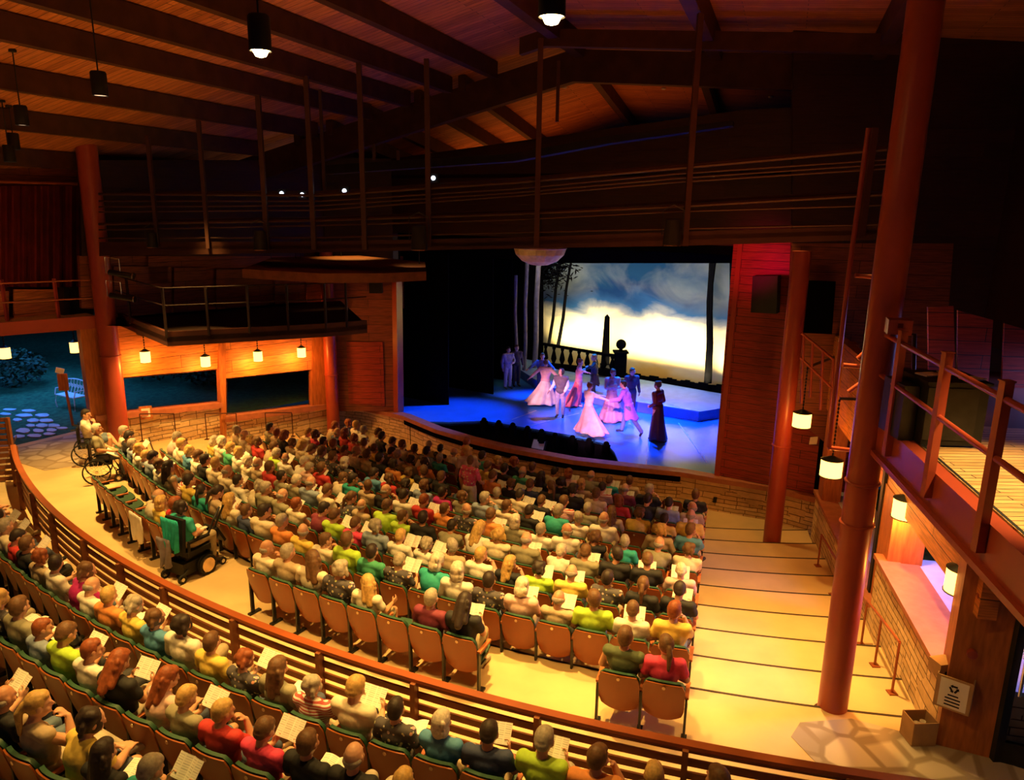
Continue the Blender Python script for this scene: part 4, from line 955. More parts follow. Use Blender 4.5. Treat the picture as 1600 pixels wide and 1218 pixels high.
drape('bag', loc_on(pw, pwz, -.1, -.22, .80), pwz, .34, .5, 'gray_cloth', 'grey bag hanging behind the powered wheelchair', 'bag', 2, 2, .05)
mw = at(146, 752, 0); mz = -math.radians(66); manual_wheelchair(mw, mz, 'black manual wheelchair at the left end of the first row')
p_ = sit_person('wE', 'lap', loc_on(mw, mz, 0, .0, .06), mz, 1.); tag(p_, 'white-haired person in olive top sitting in the manual wheelchair', 'person')
drape('blanket', loc_on(mw, mz, 0, .35, .74), mz, .5, .5, 'paper', 'cream blanket over the knees of the person in the manual wheelchair', 'blanket', 3, 4, .05, 1.0)
mw2 = at(128, 724, 0); manual_wheelchair(mw2, mz, 'black manual wheelchair nearest the garden opening')
p_ = sit_person('dW', 'chin', loc_on(mw2, mz, 0, .0, .06), mz, 1.); tag(p_, 'dark-haired person in white top sitting nearest the garden opening', 'person')
p0, r0, _ = seat_loc[1, 19]
drape('jacket', p0+Vector((math.sin(r0), -math.cos(r0), 0))*.06+Vector((0, 0, .86)), r0, .5, .5, 'paper', 'cream jacket hung over the empty green seat backs of the first row', 'jacket', seed=5)
p0, r0, _ = seat_loc[4, 7]
# ---------------------------------------------------------------- handrails
def railing(name, posts, hgt, lab, grp, r=.022, mt='rail_steel'):
    O = Vector(posts[0]); e = empty(name, O); tag(e, lab, 'handrail', grp)
    T = [Vector(p)+Vector((0, 0, hgt))-O for p in posts]
    MB().tube(T, r).build('handrail', mt, e, True)
    for p, t in zip(posts, T): q = Vector(p)-O; MB().tube([q, t], r*.85).box(q+Vector((0, 0, .01)), (.12, .12, .015)).build('post', mt, e)
    return e
def zt(p):
    r = math.hypot(p[0]-CEN.x, p[1]-CEN.y); ph = math.degrees(math.atan2(p[0]-CEN.x, CEN.y-p[1]))
    L = 0
    while L < 9 and r < RR(L+2, ph)-.2: L += 1
    return -.16*L
def fpt(px, py):
    z = 0
    for _ in range(12): p = at(px, py, z); z = zt(p)
    p.z = z; return p
def rin(f, off=.22):
    p = onR(f, off); p.z = zt(p); return p
railing('handrail', [rin(f) for f in (.66, .755, .86)], .80, 'red steel handrail along the near stone wall under the ledge', 'handrails on the right wall')
railing('handrail', [rin(f) for f in (.22, .40)], .72, 'red steel handrail along the far low stone wall at right', 'handrails on the right wall')
NL = nrm(LA, LB)
def lin(px, off=.25):
    q = vp(px, 680, LA, LB); p = Vector((q.x, q.y, 0))+NL*off; p.z = zt(p); return p
for i, (a, b_) in enumerate(((217, 270), (318, 366), (411, 452))):
    railing('handrail', [lin(a), lin(b_)], .80, ['dark handrail nearest the red column by the garden opening', 'dark handrail below the bar between the two windows', 'dark handrail below the window nearest the stage'][i], 'handrails on the left wall', .018, 'dark_steel')
# ---------------------------------------------------------------- lanterns and pendants
def lantern(px, py, z, zt_, lab, e_w, grp, r=.15, lit=True):
    p = at(px, py, z) if z else vp(px, py, LA, LB, .55); z = p.z; e = empty('hanging_lantern', p); tag(e, lab, 'lantern', grp)
    MB().lathe([(r, -.15), (r, .15)], n=20).build('glass', 'lantern_glass', e, True)
    MB().lathe([(r+.012, -.165), (r+.014, -.15), (r+.0, -.15), (0, -.155), (0, -.165), (r+.012, -.165)], n=20).build('bottom_rim', 'black_metal', e)
    MB().lathe([(r+.012, .15), (r*.6, .185), (.03, .22), (0, .22)], n=20).build('cap', 'black_metal', e)
    b = MB(); zc = .22
    while zc < zt_-z: b.lathe([(.010, zc), (.022, zc+.03), (.010, zc+.06)], n=6); zc += .07
    b.build('chain', 'black_metal', e)
    if px > 200 and px < 600:
        wl = vp(px, py, LA, LB, .05); MB().bar((0, 0, zc), (-NL.x*.5, -NL.y*.5, zc), .03, .03).build('bracket', 'black_metal', e)
    elif px != 8 and px < 1400:
        q_ = (Vector((RA[0], RA[1], z+zc)) if px == 1253 else onR(.45, -.15)+Vector((0, 0, z+zc))) if px > 600 else Vector((LA[0], LA[1], z+zc)); q_ -= p; MB().bar((0, 0, zc), (q_.x, q_.y, zc), .04, .04).build('bracket', 'black_metal', e)
    point('lantern_glow', (p.x, p.y, z-.32), e_w, AMB, .12); return e
for i, (x, y, l) in enumerate(((1503, 906, 'large glowing lantern hanging nearest, in front of the timber pier'), (1415, 793, 'glowing lantern right of the tall red column under the deck'), (1299, 730, 'glowing lantern just left of the tall red column'), (1253, 655, 'glowing lantern farthest along the right wall by the stage'))):
    lantern(x, y, 1.95 if i < 3 else 2.1, 3.55 if i < 2 else 3.2, l, (75, 75, 45, 30)[i], 'lanterns along the right wall', .185)
for i, (x, y, l) in enumerate(((8, 551, 'yellow glowing lantern at the left edge in the garden opening'), (117, 542, 'glowing lantern at the right side of the garden opening'), (227, 557, 'glowing lantern above the first window, nearest the red column'), (321, 564, 'glowing lantern above the first window, beside the dividing bar'), (403, 556, 'glowing lantern above the second window, left of the two'), (471, 550, 'glowing lantern above the second window, nearest the stage'))):
    lantern(x, y, 0 if i > 1 else 2.3, 2.85 if i > 1 else 3.33, l, 60 if i > 1 else 14, 'lanterns along the left wall', .13)
def pend(px, py, lit, lab):
    zp = {35: 7.6, 23: 7.35, 16: 7.1}.get(px, 7.8); p = at(px, py, zp); e = empty('pendant_light', p); tag(e, lab, 'pendant light', 'pendant downlights')
    MB().lathe([(.105, 0), (.105, .30), (.09, .32), (0, .32)], n=20).lathe([(.1, .0), (.1, .28)], n=20).build('can', 'black', e, True)
    MB().lathe([(0, .012), (.095, .012)], n=20).build('lens', 'bulb' if lit else 'pendant_disc', e)
    t = p.dot(U); s_ = p.dot(V); zz_ = zr(s_, t)
    MB().tube([(0, 0, .3), (0, 0, zz_-zp-.02)], .010, 6).build('cord', 'black', e); MB().lathe([(0, 0), (.06, 0), (.06, .04), (0, .04)], (0, 0, zz_-zp-.04), 12).build('canopy', 'black', e)
    if lit: MB().lathe([(0, -.06), (.05, -.045), (.075, 0), (.06, .01)], (0, 0, 0), 16).build('bulb', 'bulb', e, True); spot('pendant_beam', (p.x, p.y, 7.68), (p.x, p.y, 0), 500, WARM, 120, .9, .08); point('pendant_glow', (p.x+.0, p.y-.0, 7.66), 10, WARM, .05)
for x, y, l, lab in ((407, 80, 1, 'lit black pendant downlight hanging at top centre-left'), (862, 27, 1, 'lit black pendant downlight at the top, above the stage'), (157, 150, 0, 'largest unlit-looking black pendant at left with pale lens'), (35, 196, 0, 'black pendant near the left edge, largest of the three there'), (23, 234, 0, 'black pendant at the left edge, middle of the three'), (16, 253, 0, 'black pendant at the left edge, lowest of the three')): pend(x, y, l, lab)
for x, y in ((182, 98), (138, 212), (240, 40), (575, 187), (528, 218), (882, 135), (1037, 137), (1204, 150)):
    d = ray(x, y); k = 2.
    while True:
        p = Vector((d[0]*k, d[1]*k, H+d[2]*k))
        if p.z > zr(p.dot(V), p.dot(U)): break
        k += .02
    o = MB().lathe([(.07, .0), (.06, -.04), (0, -.05)], (0, 0, 0), 14).build('smoke_detector', 'white_metal', smooth=True); o.location = p+Vector((0, 0, -.01))
    tag(o, 'small pale round detector on the ceiling, %s' % {182: 'left of the large unlit pendant cord', 138: 'low at far left above the red column', 240: 'nearest the top left corner', 575: 'between hanger rods left of centre', 528: 'lowest, left of centre near the girder', 882: 'below the lit pendant over the stage', 1037: 'just left of the central hanger post', 1204: 'farthest right on the sloping ceiling'}[x], 'smoke detector', 'ceiling detectors')
# ---------------------------------------------------------------- hanging catwalk
CA, CB = (-11., 19.3), (6.9, 13.0); NC = nrm(CA, CB)
cw = empty('catwalk', vp(800, 380, CA, CB)); tag(cw, 'long dark steel lighting catwalk hanging in front of the stage', 'catwalk')
cO = cw.location.copy()
XS = [155, 500, 800, 1060, 1385]
def line(ys, r, off=0, name='rail'):
    return MB().tube([vp(x, y, CA, CB, off)-cO for x, y in zip(XS, ys)], r, 6).build(name, 'catwalk_steel', cw)
for i, ys in enumerate(((303, 305, 285, 262, 233), (314, 314, 295, 271, 249), (323, 321, 301, 278, 256), (331, 328, 306, 284, 263), (350, 344, 334, 322, 303), (359, 352, 343, 330, 320), (372, 371, 363, 357, 350))): line(ys, .035 if i in (0, 4) else .022)
for i, ys in enumerate(((300, 300, 280, 258, 230), (345, 340, 330, 316, 298))): line(ys, .03, -1.3)
TOPY, BOTY = (378, 377, 371, 362, 352), (400, 394, 388, 384, 374)
b = MB()
for i in range(4):
    q = [vp(XS[i], TOPY[i], CA, CB), vp(XS[i+1], TOPY[i+1], CA, CB), vp(XS[i+1], BOTY[i+1], CA, CB), vp(XS[i], BOTY[i], CA, CB)]; b.prism([p-cO for p in q], NC*-.1)
    q = [vp(XS[i], TOPY[i]+6, CA, CB), vp(XS[i+1], TOPY[i+1]+6, CA, CB)]; b.prism([q[0]-cO, q[1]-cO, q[1]-NC*1.4-cO, q[0]-NC*1.4-cO], (0, 0, -.08))
b.build('floor_deck', 'catwalk_steel', cw)
for (x0, y0, x1, y1) in ((232, 212, 247, 384), (316, 188, 326, 388), (409, 148, 418, 390), (488, 118, 491, 390), (567, 98, 570, 390), (668, 92, 670, 386), (845, 60, 838, 386), (1108, 20, 1070, 384), (1357, 200, 1345, 372)):
    B_ = vp(x1, y1, CA, CB, .05); A_ = vp(x0, y0, CA, CB, .05); B_ = B_-cO; top = Vector((B_.x, B_.y, A_.z-cO.z)); MB().bar(B_, top, .10 if x0 > 400 else .08, .10).build('hanger_post', 'catwalk_steel', cw)
for (x0, y0, x1, y1) in ((500, 140, 505, 300), (873, 95, 872, 190), (584, 225, 584, 250), (622, 235, 622, 250)):
    A_, B_ = vp(x0, y0, CA, CB, -1.6), vp(x1, y1, CA, CB, -1.6)
    tag(MB().bar(A_, Vector((A_.x, A_.y, B_.z)), .07, .07).build('hanger_rod', 'catwalk_steel'), 'thin dark hanger rod, %s' % {500: 'double rod just left of centre behind the catwalk', 873: 'short one right of the lit pendant', 584: 'short one left of centre near the girder', 622: 'shortest one near the middle girder end'}[x0], 'rod')
# truss behind the rails at the far roof edge
o = slab('lighting_truss', [(505, 258), (800, 240), (950, 212), (1145, 188), (1145, 196), (950, 224), (800, 252), (505, 272)], CA, CB, .4, 'black', -2.6, kind=False); tag(o, 'long black lighting truss under the far roof edge behind the catwalk', 'truss')
# dark backing above the proscenium
def can_light(px, py, s, lab, lit=False, off=.3, hook=True):
    p = vp(px, py, CA, CB, off); e = empty('stage_light', p); tag(e, lab, 'stage light', 'stage lights on the catwalk')
    MB().lathe([(0, .3*s), (.11*s, .28*s), (.13*s, .05*s), (.14*s, -.1*s), (.11*s, -.1*s), (.1*s, 0), (0, .02)], n=16).build('can', 'black', e, True)
    MB().lathe([(.14*s, -.1*s), (.145*s, -.115*s), (.12*s, -.115*s)], n=16).build('rim', 'chrome', e)
    MB().tube([(-.16*s, 0, .05*s), (-.16*s, 0, .42*s), (.0, 0, .5*s), (.16*s, 0, .42*s), (.16*s, 0, .05*s)], .012).build('yoke', 'black_metal', e); return e
for x, y, s, l in ((238, 380, .9, 'black stage light hanging farthest left below the catwalk'), (407, 382, 1.1, 'black stage light above the left end of the wooden canopy'), (655, 380, 1.25, 'black stage light above the right end of the wooden canopy'), (1050, 372, 1.2, 'black stage light hanging over the right half of the stage')): can_light(x, y, s, l)
for i, (x, y) in enumerate(((440, 302), (472, 304), (538, 298), (677, 278))):
    p = vp(x, y, CA, CB, -1.2); e = empty('stage_light', p); tag(e, 'tiny bluish lamp of the catwalk, %s' % ['farthest left of the three together', 'middle and brightest of the three together', 'right of the three together', 'alone right of the three'][i], 'stage light', 'bluish lamps on the catwalk')
    MB().box((0, .12, 0), (.2, .2, .2)).build('housing', 'black', e); MB().lathe([(0, 0), (.05, 0), (.045, .02)], (0, .0, 0), 12, axis='Y').build('lens', 'stage_bulb', e)
# wooden canopy over the front of the stage
cz = 4.95; P = [at(x, y, cz) for x, y in ((378, 420), (425, 402), (560, 399), (664, 409), (666, 424), (600, 427), (500, 427))]
e = empty('acoustic_canopy', P[0]); tag(e, 'curved wooden acoustic canopy hanging below the catwalk', 'canopy')
MB().prism([p-P[0] for p in P], (0, 0, -.2)).build('panel', 'canopy_wood', e)
for x, y, z0 in ((424, 404, 380), (655, 412, 385), (462, 403, 380), (470, 403, 380), (533, 400, 380)):
    p = at(x, y, cz)-P[0]; MB().tube([p, p+Vector((0, 0, .55))], .012, 6).build('hanger_wire', 'black_metal', e)
p = at(420, 409, cz); spot('canopy_lamp', (p.x-.1, p.y-.2, cz+.75), (p.x-.1, p.y, cz), 16, (1, .7, .35), 70, .7, .03)
p = at(645, 415, cz); spot('canopy_lamp', (p.x, p.y-.5, cz+.7), (p.x+.1, p.y, cz-.05), 22, (1, .7, .35), 80, .7, .03)
# bowl chandelier
p = at(843, 415, 4.75); e = empty('bowl_chandelier', p); tag(e, 'large cream ribbed bowl chandelier hanging at the top of the stage opening', 'chandelier')
b = MB(); n = 32; prof = [(0.02, 0), (.25, .03), (.5, .14), (.68, .32), (.74, .5)]
def cr(r, z, k): a = 2*math.pi*k/n; rr = r*(1+.03*(k % 2)); return Vector((rr*math.cos(a), rr*math.sin(a), z))
for i in range(4):
    for k in range(n): b.face([cr(*prof[i], k), cr(*prof[i], k+1), cr(*prof[i+1], k+1), cr(*prof[i+1], k)])
o = b.build('bowl', 'cream_bowl', e); md = o.modifiers.new('t', 'SOLIDIFY'); md.thickness = .02
MB().lathe([(.74, .48), (.78, .5), (.74, .54)], n=32).build('rim', 'plate', e); MB().tube([(0, 0, .5), (0, 0, 1.6)], .03).build('stem', 'black_metal', e)
spot('chandelier_spot', (p.x-1.2, p.y-2.2, p.z-.6), (p.x, p.y, p.z+.3), 16, (1, .6, .25), 50, .8, .1)
# ---------------------------------------------------------------- left galleries
G = 3.12; gp4 = [at(160, 497, G), at(262, 541, G), at(510, 526, G), at(574, 520, G)]
gal = empty('gallery', gp4[1]); tag(gal, 'dark steel gallery with thin railings above the left windows', 'gallery'); gO = gp4[1]
b = MB()
for i in range(3): d_ = (gp4[i+1]-gp4[i]).normalized(); nn = Vector((d_.y, -d_.x, 0)); nn = nn if nn.y < 0 else -nn; b.prism([gp4[i]-gO, gp4[i+1]-gO, gp4[i+1]-gO+Vector((0, 0, .34)), gp4[i]-gO+Vector((0, 0, .34))], nn*-.08)
b.build('fascia', 'dark_steel', gal)
back_ = [Vector((LB[0]+.5, LB[1]-.3, G)), Vector((LB[0]+.1, LB[1]-.4, G)), Vector((LA[0]+.6, LA[1]-.1, G))]
MB().prism([p-gO+Vector((0, 0, .1)) for p in gp4+back_], (0, 0, .12)).build('floor_deck', 'gallery_steel', gal)
for z in (.65, 1.05): MB().tube([p-gO+Vector((0, 0, z+.3)) for p in gp4], .016, 6).build('rail', 'gallery_steel', gal)
for i in range(3):
    for f in (.0, .5) if i != 1 else (0, .25, .5, .75):
        q = gp4[i].lerp(gp4[i+1], f)-gO; MB().bar(q+Vector((0, 0, .2)), q+Vector((0, 0, 1.36)), .05, .05).build('post', 'gallery_steel', gal)
bz = 3.12; bp = [at(-120, 533, bz), at(0, 525, bz), at(158, 512, bz)]
bal = empty('balcony', bp[1]); tag(bal, 'red steel balcony with pipe railing above the garden opening', 'balcony'); bO = bp[1]
for i in range(2): MB().prism([bp[i]-bO, bp[i+1]-bO, bp[i+1]-bO+Vector((0, 0, .33)), bp[i]-bO+Vector((0, 0, .33))], Vector((.3, .95, 0))*.1).build('fascia', 'red_steel', bal)
MB().prism([p-bO+Vector((0, 0, .2)) for p in (bp[0], bp[2], Vector((DR[0], DR[1], bz)), Vector((DL[0]-4, DL[1]-2, bz)))], (0, 0, .1)).build('floor_deck', 'deck_wood', bal)
for z in (.80, 1.27): MB().tube([bp[0]-bO+Vector((0, 0, z)), bp[2]-bO+Vector((0, 0, z))], .02).build('rail', 'rail_steel', bal)
for x in (16, 96, 40): q = at(x, 519.5 if x != 96 else 515.5, bz)-bO; MB().bar(q-Vector((.0, .04, 0)), q+Vector((0, -.04, 1.33)), .05 if x != 40 else .001, .09).build('post', 'red_steel', bal) if x != 40 else None
for i, (x0, x1, y0, y1) in enumerate(((22, 94, 452, 500), (-40, 14, 455, 503))): tag(slab('plywood_panel', [(x0, y0), (x1, y0), (x1, y1), (x0, y1)], DA, DB, .05, 'valance_wood', .3, kind=False), ['lit plywood panel behind the balcony railing, nearest the column', 'lit plywood panel behind the balcony railing at the left edge'][i], 'panel')
tag(slab('equipment_rack', [(100, 450), (146, 450), (146, 497), (100, 497)], DA, DB, .4, 'black', .8, kind=False), 'black equipment rack on the left balcony beside the column', 'rack')
for i, (y, x) in enumerate(((427, 188), (463, 190))):
    p = vp(x, y, LA, LB, 1.6); e = empty('stage_light', p); tag(e, ['upper', 'lower'][i]+' spotlight clamped beside the left red column above the gallery', 'stage light')
    MB().tube([(-.28, 0, .03), (.3, 0, -.06)], .07, 12).build('barrel', 'black_metal', e, True); MB().tube([(.3, 0, -.06), (.33, 0, -.065)], .085, 12).build('rim', 'chrome', e); MB().tube([(-.35, 0, .0), (-.35, 0, .4), (0, 0, .35), (0, 0, .05)], .012).build('bracket', 'chrome', e)
# notice on the window sill
p = vp(229, 655, LA, LB, .1); e = empty('framed_notice', p+Vector((0, 0, .02)), .48); tag(e, 'small framed notice standing on the sill of the first window', 'sign')
MB().box((0, 0, .18), (.33, .03, .38)).build('frame', 'timber', e); MB().box((0, -.018, .18), (.22, .012, .25)).build('sheet', 'paper', e)
# ---------------------------------------------------------------- right deck
dz = 4.0; F0 = at(1366, 650, dz); F1 = at(1600, 868, dz); fd = (F1-F0).normalized(); fn = Vector((fd.y, -fd.x, 0)); fn = fn if fn.x > 0 else -fn
Fe = F0+fd*7.5
dk = empty('deck', F0); tag(dk, 'raised deck with red steel edge and wooden boards at right', 'deck')
L0 = lambda t, z=0., o=0.: fd*t+fn*o+Vector((0, 0, z))
MB().prism([L0(0, 0), L0(7.5, 0), L0(7.5, -.42), L0(0, -.42)], fn*.14).prism([L0(0, -.36, -.05), L0(7.5, -.36, -.05), L0(7.5, -.42, -.05), L0(0, -.42, -.05)], fn*.3).build('edge_beam', 'red_steel', dk)
MB().prism([L0(0, 0.01, .16), L0(7.5, .01, .16), L0(7.5, .01, .19), L0(0, .01, .19)], (0, 0, .002)).build('dark_joint', 'black', dk)
q = [L0(0.1, -.02, .19), L0(7.5, -.02, .19), L0(7.5, -.02, 4.2), L0(.1, -.02, 4.2)]; b = MB(); b.prism(q, (0, 0, -.1)); b.build('boards', 'deck_wood', dk)
MB().prism([L0(-3.5, -.05, 1.2), L0(.1, -.05, 1.2), L0(.1, -.05, 4.), L0(-3.5, -.05, 4.)], (0, 0, -.25)).build('rear_platform', 'dark_steel', dk)
dn = empty('deck_railing', F0); tag(dn, 'red pipe railing with square posts along the raised deck', 'railing')
def fpos(px, py):
    q = vp(px, py, (F0.x, F0.y), (Fe.x, Fe.y)); return (Vector((q.x, q.y, 0))-Vector((F0.x, F0.y, 0))).dot(fd)
pts_ = [fpos(1396, 680), fpos(1460, 740), fpos(1545, 815)]
pts_ += [pts_[-1]+1.0, pts_[-1]+2.1]
for t in pts_: MB().bar(L0(t, -.25, .0-.045), L0(t, 1.16, -.045), .075, .075).box(L0(t, 1.16, -.045), (.09, .09, .01)).build('post', 'red_steel', dn)
for z in (1.02, .55): MB().tube([L0(0.05, z, -.045), L0(7.3, z, -.045)], .028, 10).build('rail', 'red_steel', dn, True)
MB().tube([L0(.05, 1.02, -.045), L0(.05, 1.02, .3), L0(.1, .0, .4)], .026, 8).build('rail_return', 'dark_steel', dn, True)
# things on the deck
c = at(1470, 700, dz); e = empty('equipment_cabinet', c+Vector((.16, .38, .005)), -.05); tag(e, 'large black equipment cabinet standing on the raised deck', 'cabinet')
MB().box((0, 0, .33), (.62, .6, .66)).box((0, 0, .67), (.66, .64, .03)).build('body', 'black', e); MB().box((-.40, .1, .3), (.16, .5, .6)).build('side_unit', 'black_metal', e); MB().box((-.05, -.305, .34), (.52, .01, .56)).build('front_panel', 'black_metal', e)
for i, (dx, dy, r_) in enumerate(((-.15, .05, .3), (.12, .12, -.2), (.2, -.15, .5))):
    o = MB().box((0, 0, 0), (.24, .16, .012)).build('paper_sheet', 'paper'); o.location = e.location+Vector((dx, dy, .695)); o.rotation_euler = (0, 0, r_); tag(o, ['leftmost', 'middle', 'front right'][i]+' loose paper lying on the black equipment cabinet', 'paper', 'papers on the cabinet')
p = vp(1422, 515, (F0.x, F0.y), (Fe.x, Fe.y)); e = empty('control_box', p+Vector((.0, .25, 0)), -.3); tag(e, 'small red-grey control box fixed beside the tall column at deck rail height', 'box')
MB().box((0, 0, 0), (.24, .22, .16)).build('case', 'red_steel', e); MB().box((.0, -.115, .02), (.05, .01, .05)).build('switch', 'curtain_red', e)
for i, (px4, lab) in enumerate(((((1450, 480), (1490, 478), (1494, 640), (1452, 640)), 'dark red leaning panel left of three behind the deck cabinet'), (((1497, 485), (1552, 500), (1540, 660), (1496, 640)), 'dark red leaning panel at the middle behind the deck cabinet'), (((1570, 505), (1620, 520), (1600, 690), (1562, 680)), 'dark red leaning panel right of three behind the deck cabinet'))):
    tag(slab('leaning_board', px4, (3, 11.3), (11, 10.0), .05, 'red_siding', 0, kind=False), lab, 'panel', 'red panels behind the deck')
tag(slab('wall_speaker', [(1176, 431), (1215, 431), (1213, 490), (1173, 488)], PR, STW[-1], .35, 'black', .6, kind=False), 'black speaker box hanging on the red wall right of the stage', 'speaker')
tag(slab('wall_speaker', [(576, 435), (596, 435), (597, 458), (577, 458)], LB, PL, .3, 'black', .5, kind=False), 'small black speaker box on the wall left of the stage', 'speaker')
slab('door_3', [(1258, 438), (1306, 440), (1300, 522), (1252, 520)], (5, 17.2), (9, 16.2), .1, 'void_black', 0)
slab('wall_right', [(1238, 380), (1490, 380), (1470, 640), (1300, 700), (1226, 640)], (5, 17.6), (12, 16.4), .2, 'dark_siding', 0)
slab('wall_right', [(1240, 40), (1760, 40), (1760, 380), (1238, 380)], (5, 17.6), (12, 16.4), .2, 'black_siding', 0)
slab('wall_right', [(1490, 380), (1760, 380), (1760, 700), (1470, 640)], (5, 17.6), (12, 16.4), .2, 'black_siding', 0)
# pipe ladder frame beside the tall column
e = empty('pipe_frame', (4.0, 9.6, 2.3)); A_ = (-6, 9.6); B_ = (9, 9.6); tag(e, 'red pipe frame standing off the left side of the tall column', 'frame'); eo = e.location.copy()
tp = lambda pts: [vp(x, y, A_, B_)-eo for x, y in pts]
MB().tube(tp([(1357, 200), (1326, 430), (1295, 698)]), .032).build('upright', 'red_steel', e, True)
for pts in ([(1295, 699), (1348, 705)], [(1317, 570), (1352, 573)], [(1336, 430), (1362, 432)]): MB().tube(tp(pts), .03).build('crossbar', 'red_steel', e, True)
for pts in ([(1340, 560), (1362, 540)], [(1325, 612), (1356, 590)]): MB().tube(tp(pts), .03).build('brace', 'red_steel', e, True)
# stair rail in the wing
e = empty('stair_railing', (6.5, 15.2, 2.)); tag(e, 'dark red stair railing descending behind the second column', 'railing'); eo = e.location.copy(); A_ = (3, 15.6); B_ = (10, 14.8)
tp = lambda pts: [vp(x, y, A_, B_)-eo for x, y in pts]
for pts in ([(1252, 520), (1303, 562)], [(1250, 558), (1300, 606)]): MB().tube(tp(pts), .028).build('rail', 'red_steel', e, True)
for x, y0, y1 in ((1256, 522, 630), (1270, 534, 620), (1286, 548, 640), (1302, 560, 650)): MB().tube(tp([(x, y0), (x-4, y1)]), .028).build('post', 'red_steel', e, True)
# electrical plate
tag(slab('switch_plate', [(1266, 683), (1278, 682), (1276, 694), (1264, 694)], PR, STW[-1], .04, 'paper', .4, kind=False), 'small pale switch plate on the red wall below the far lantern', 'switch')
tag(slab('socket', [(1115, 777), (1120, 777), (1119, 785), (1114, 785)], (STW[9].x, STW[9].y), (STW[11].x, STW[11].y), .04, 'black', .2, kind=False), 'small black socket on the stone wall below the stage', 'socket')
# ---------------------------------------------------------------- boxes by the pier
def open_box(name, loc, sx, sy, sz, rz, mt='cardboard'):
    e = empty(name, loc, rz); t = .012; b = MB().box((0, 0, t/2), (sx, sy, t))
    for x, y, w, d in ((0, sy/2, sx, t), (0, -sy/2, sx, t), (sx/2, 0, t, sy), (-sx/2, 0, t, sy)): b.box((x, y, sz/2), (w, d, sz))
    b.build('walls', mt, e); return e
pz = math.atan2(qd.y, qd.x)
m_ = Q0+qd*.12+Vector((qd.y, -qd.x, 0))*.2
c = at(1497, 1105, .62); e = open_box('recycling_box', c+Vector((.02, .14, -.05)), .30, .24, .34, pz-.25); e.scale = (1.25, 1.25, 1.25); tag(e, 'cardboard recycling box with a white sign fixed on the timber pier', 'box')
s_ = MB().box((0, -.128, .17), (.24, .006, .30)).build('sign', 'paper', e)
b = MB()
for k in range(3):
    a = 2*math.pi*k/3+math.pi/2; c0 = Vector((.0, -.133, .235)); u_ = Vector((math.cos(a), 0, math.sin(a))); v_ = Vector((-math.sin(a), 0, math.cos(a)))
    for (o1, o2, w0) in ((-.028, .012, .009),): b.prism([c0+u_*.026+v_*o1-u_*w0, c0+u_*.026+v_*o2-u_*w0, c0+u_*.026+v_*o2+u_*w0, c0+u_*.026+v_*o1+u_*w0], (0, -.002, 0))
    b.prism([c0+u_*.026+v_*.012-u_*.018, c0+u_*.026+v_*.034, c0+u_*.026+v_*.012+u_*.018], (0, -.002, 0))
b.build('recycling_symbol', 'black', s_)
b = MB()
for k in range(4): b.box((0, -.133, .16-.035*k), (.13 if k else .09, .002, .014))
b.build('lettering', 'black', s_)
c = at(1470, 1050, .90); e = empty('small_box', c, .2); tag(e, 'small closed box on the near end of the red ledge', 'box'); MB().box((0, 0, .09), (.22, .2, .17)).build('body', 'cardboard', e); MB().box((0, -.1, .05), (.08, .01, .06)).build('slot', 'black', e)
c = at(1437, 1165, 0); e = open_box('cardboard_box', c+Vector((.03, .12, .01)), .30, .26, .32, .05); tag(e, 'open cardboard box with cups standing on the floor by the pier', 'box')
for i in range(2):
    o = MB().lathe([(0, 0), (.028, 0), (.036, .09), (.034, .09), (.026, .004), (0, .004)], n=14).build('paper_cup', 'paper', smooth=True); o.location = e.location+Vector((-.05+.09*i, -.02+.03*i, .16)); tag(o, ['left', 'right'][i]+' white paper cup inside the open cardboard box', 'cup', 'paper cups in the box')
o = MB().box((0, 0, .07), (.24, .2, .12)).build('crumpled_bag', 'black'); o.location = e.location+Vector((0, 0, .02)); tag(o, 'dark bag lining the bottom of the open cardboard box', 'bag')
for i, (z, sc_) in enumerate(((2.1, 1), (1.35, 1))):
    p = Q0.lerp(Q1, .35)+Vector((qd.y, -qd.x, 0))*.03+Vector((0, 0, z)); o = MB().lathe([(0, 0), (.06, 0), (.055, .05), (0, .06)], (0, 0, 0), 16, axis='Y').build('alarm_button', 'red_steel', smooth=True); o.location = p; o.rotation_euler = (0, 0, pz+math.pi); tag(o, ['upper', 'lower'][i]+' round red alarm fitting on the timber pier', 'alarm')
# ---------------------------------------------------------------- garden
def shrub(loc, r, h, n, lab, cat='shrub', trunk=False, seed=1):
    q = random.Random(seed); e = empty('tree' if trunk else 'shrub', loc); tag(e, lab, cat, 'plants in the garden'); b = MB()
    lo = h*.35 if trunk else .05
    for _ in range(n):
        while True:
            v = Vector((q.uniform(-1, 1), q.uniform(-1, 1), q.uniform(-1, 1)))
            if .45 < v.length < 1: break
        c = Vector((v.x*r, v.y*r, lo+(h-lo)*(v.z+1)/2)); s = q.uniform(.07, .14)*(1.6 if trunk else 1)
        a = Vector((q.gauss(0, 1), q.gauss(0, 1), q.gauss(0, .6))).normalized(); w = a.orthogonal().normalized()*s*.45
        b.face([c-a*s, c+w, c+a*s, c-w])
    b.build('foliage', 'leaf', e, merge=False)
    if trunk: MB().tube([(0, 0, 0), (.05, 0, h*.4), (0, .05, h*.8)], .12, 8, r2=.05).build('trunk', 'bark', e, True)
    else: MB().tube([(0, 0, 0), (0, 0, h*.6)], .03, 6).build('stem', 'bark', e)
    return e
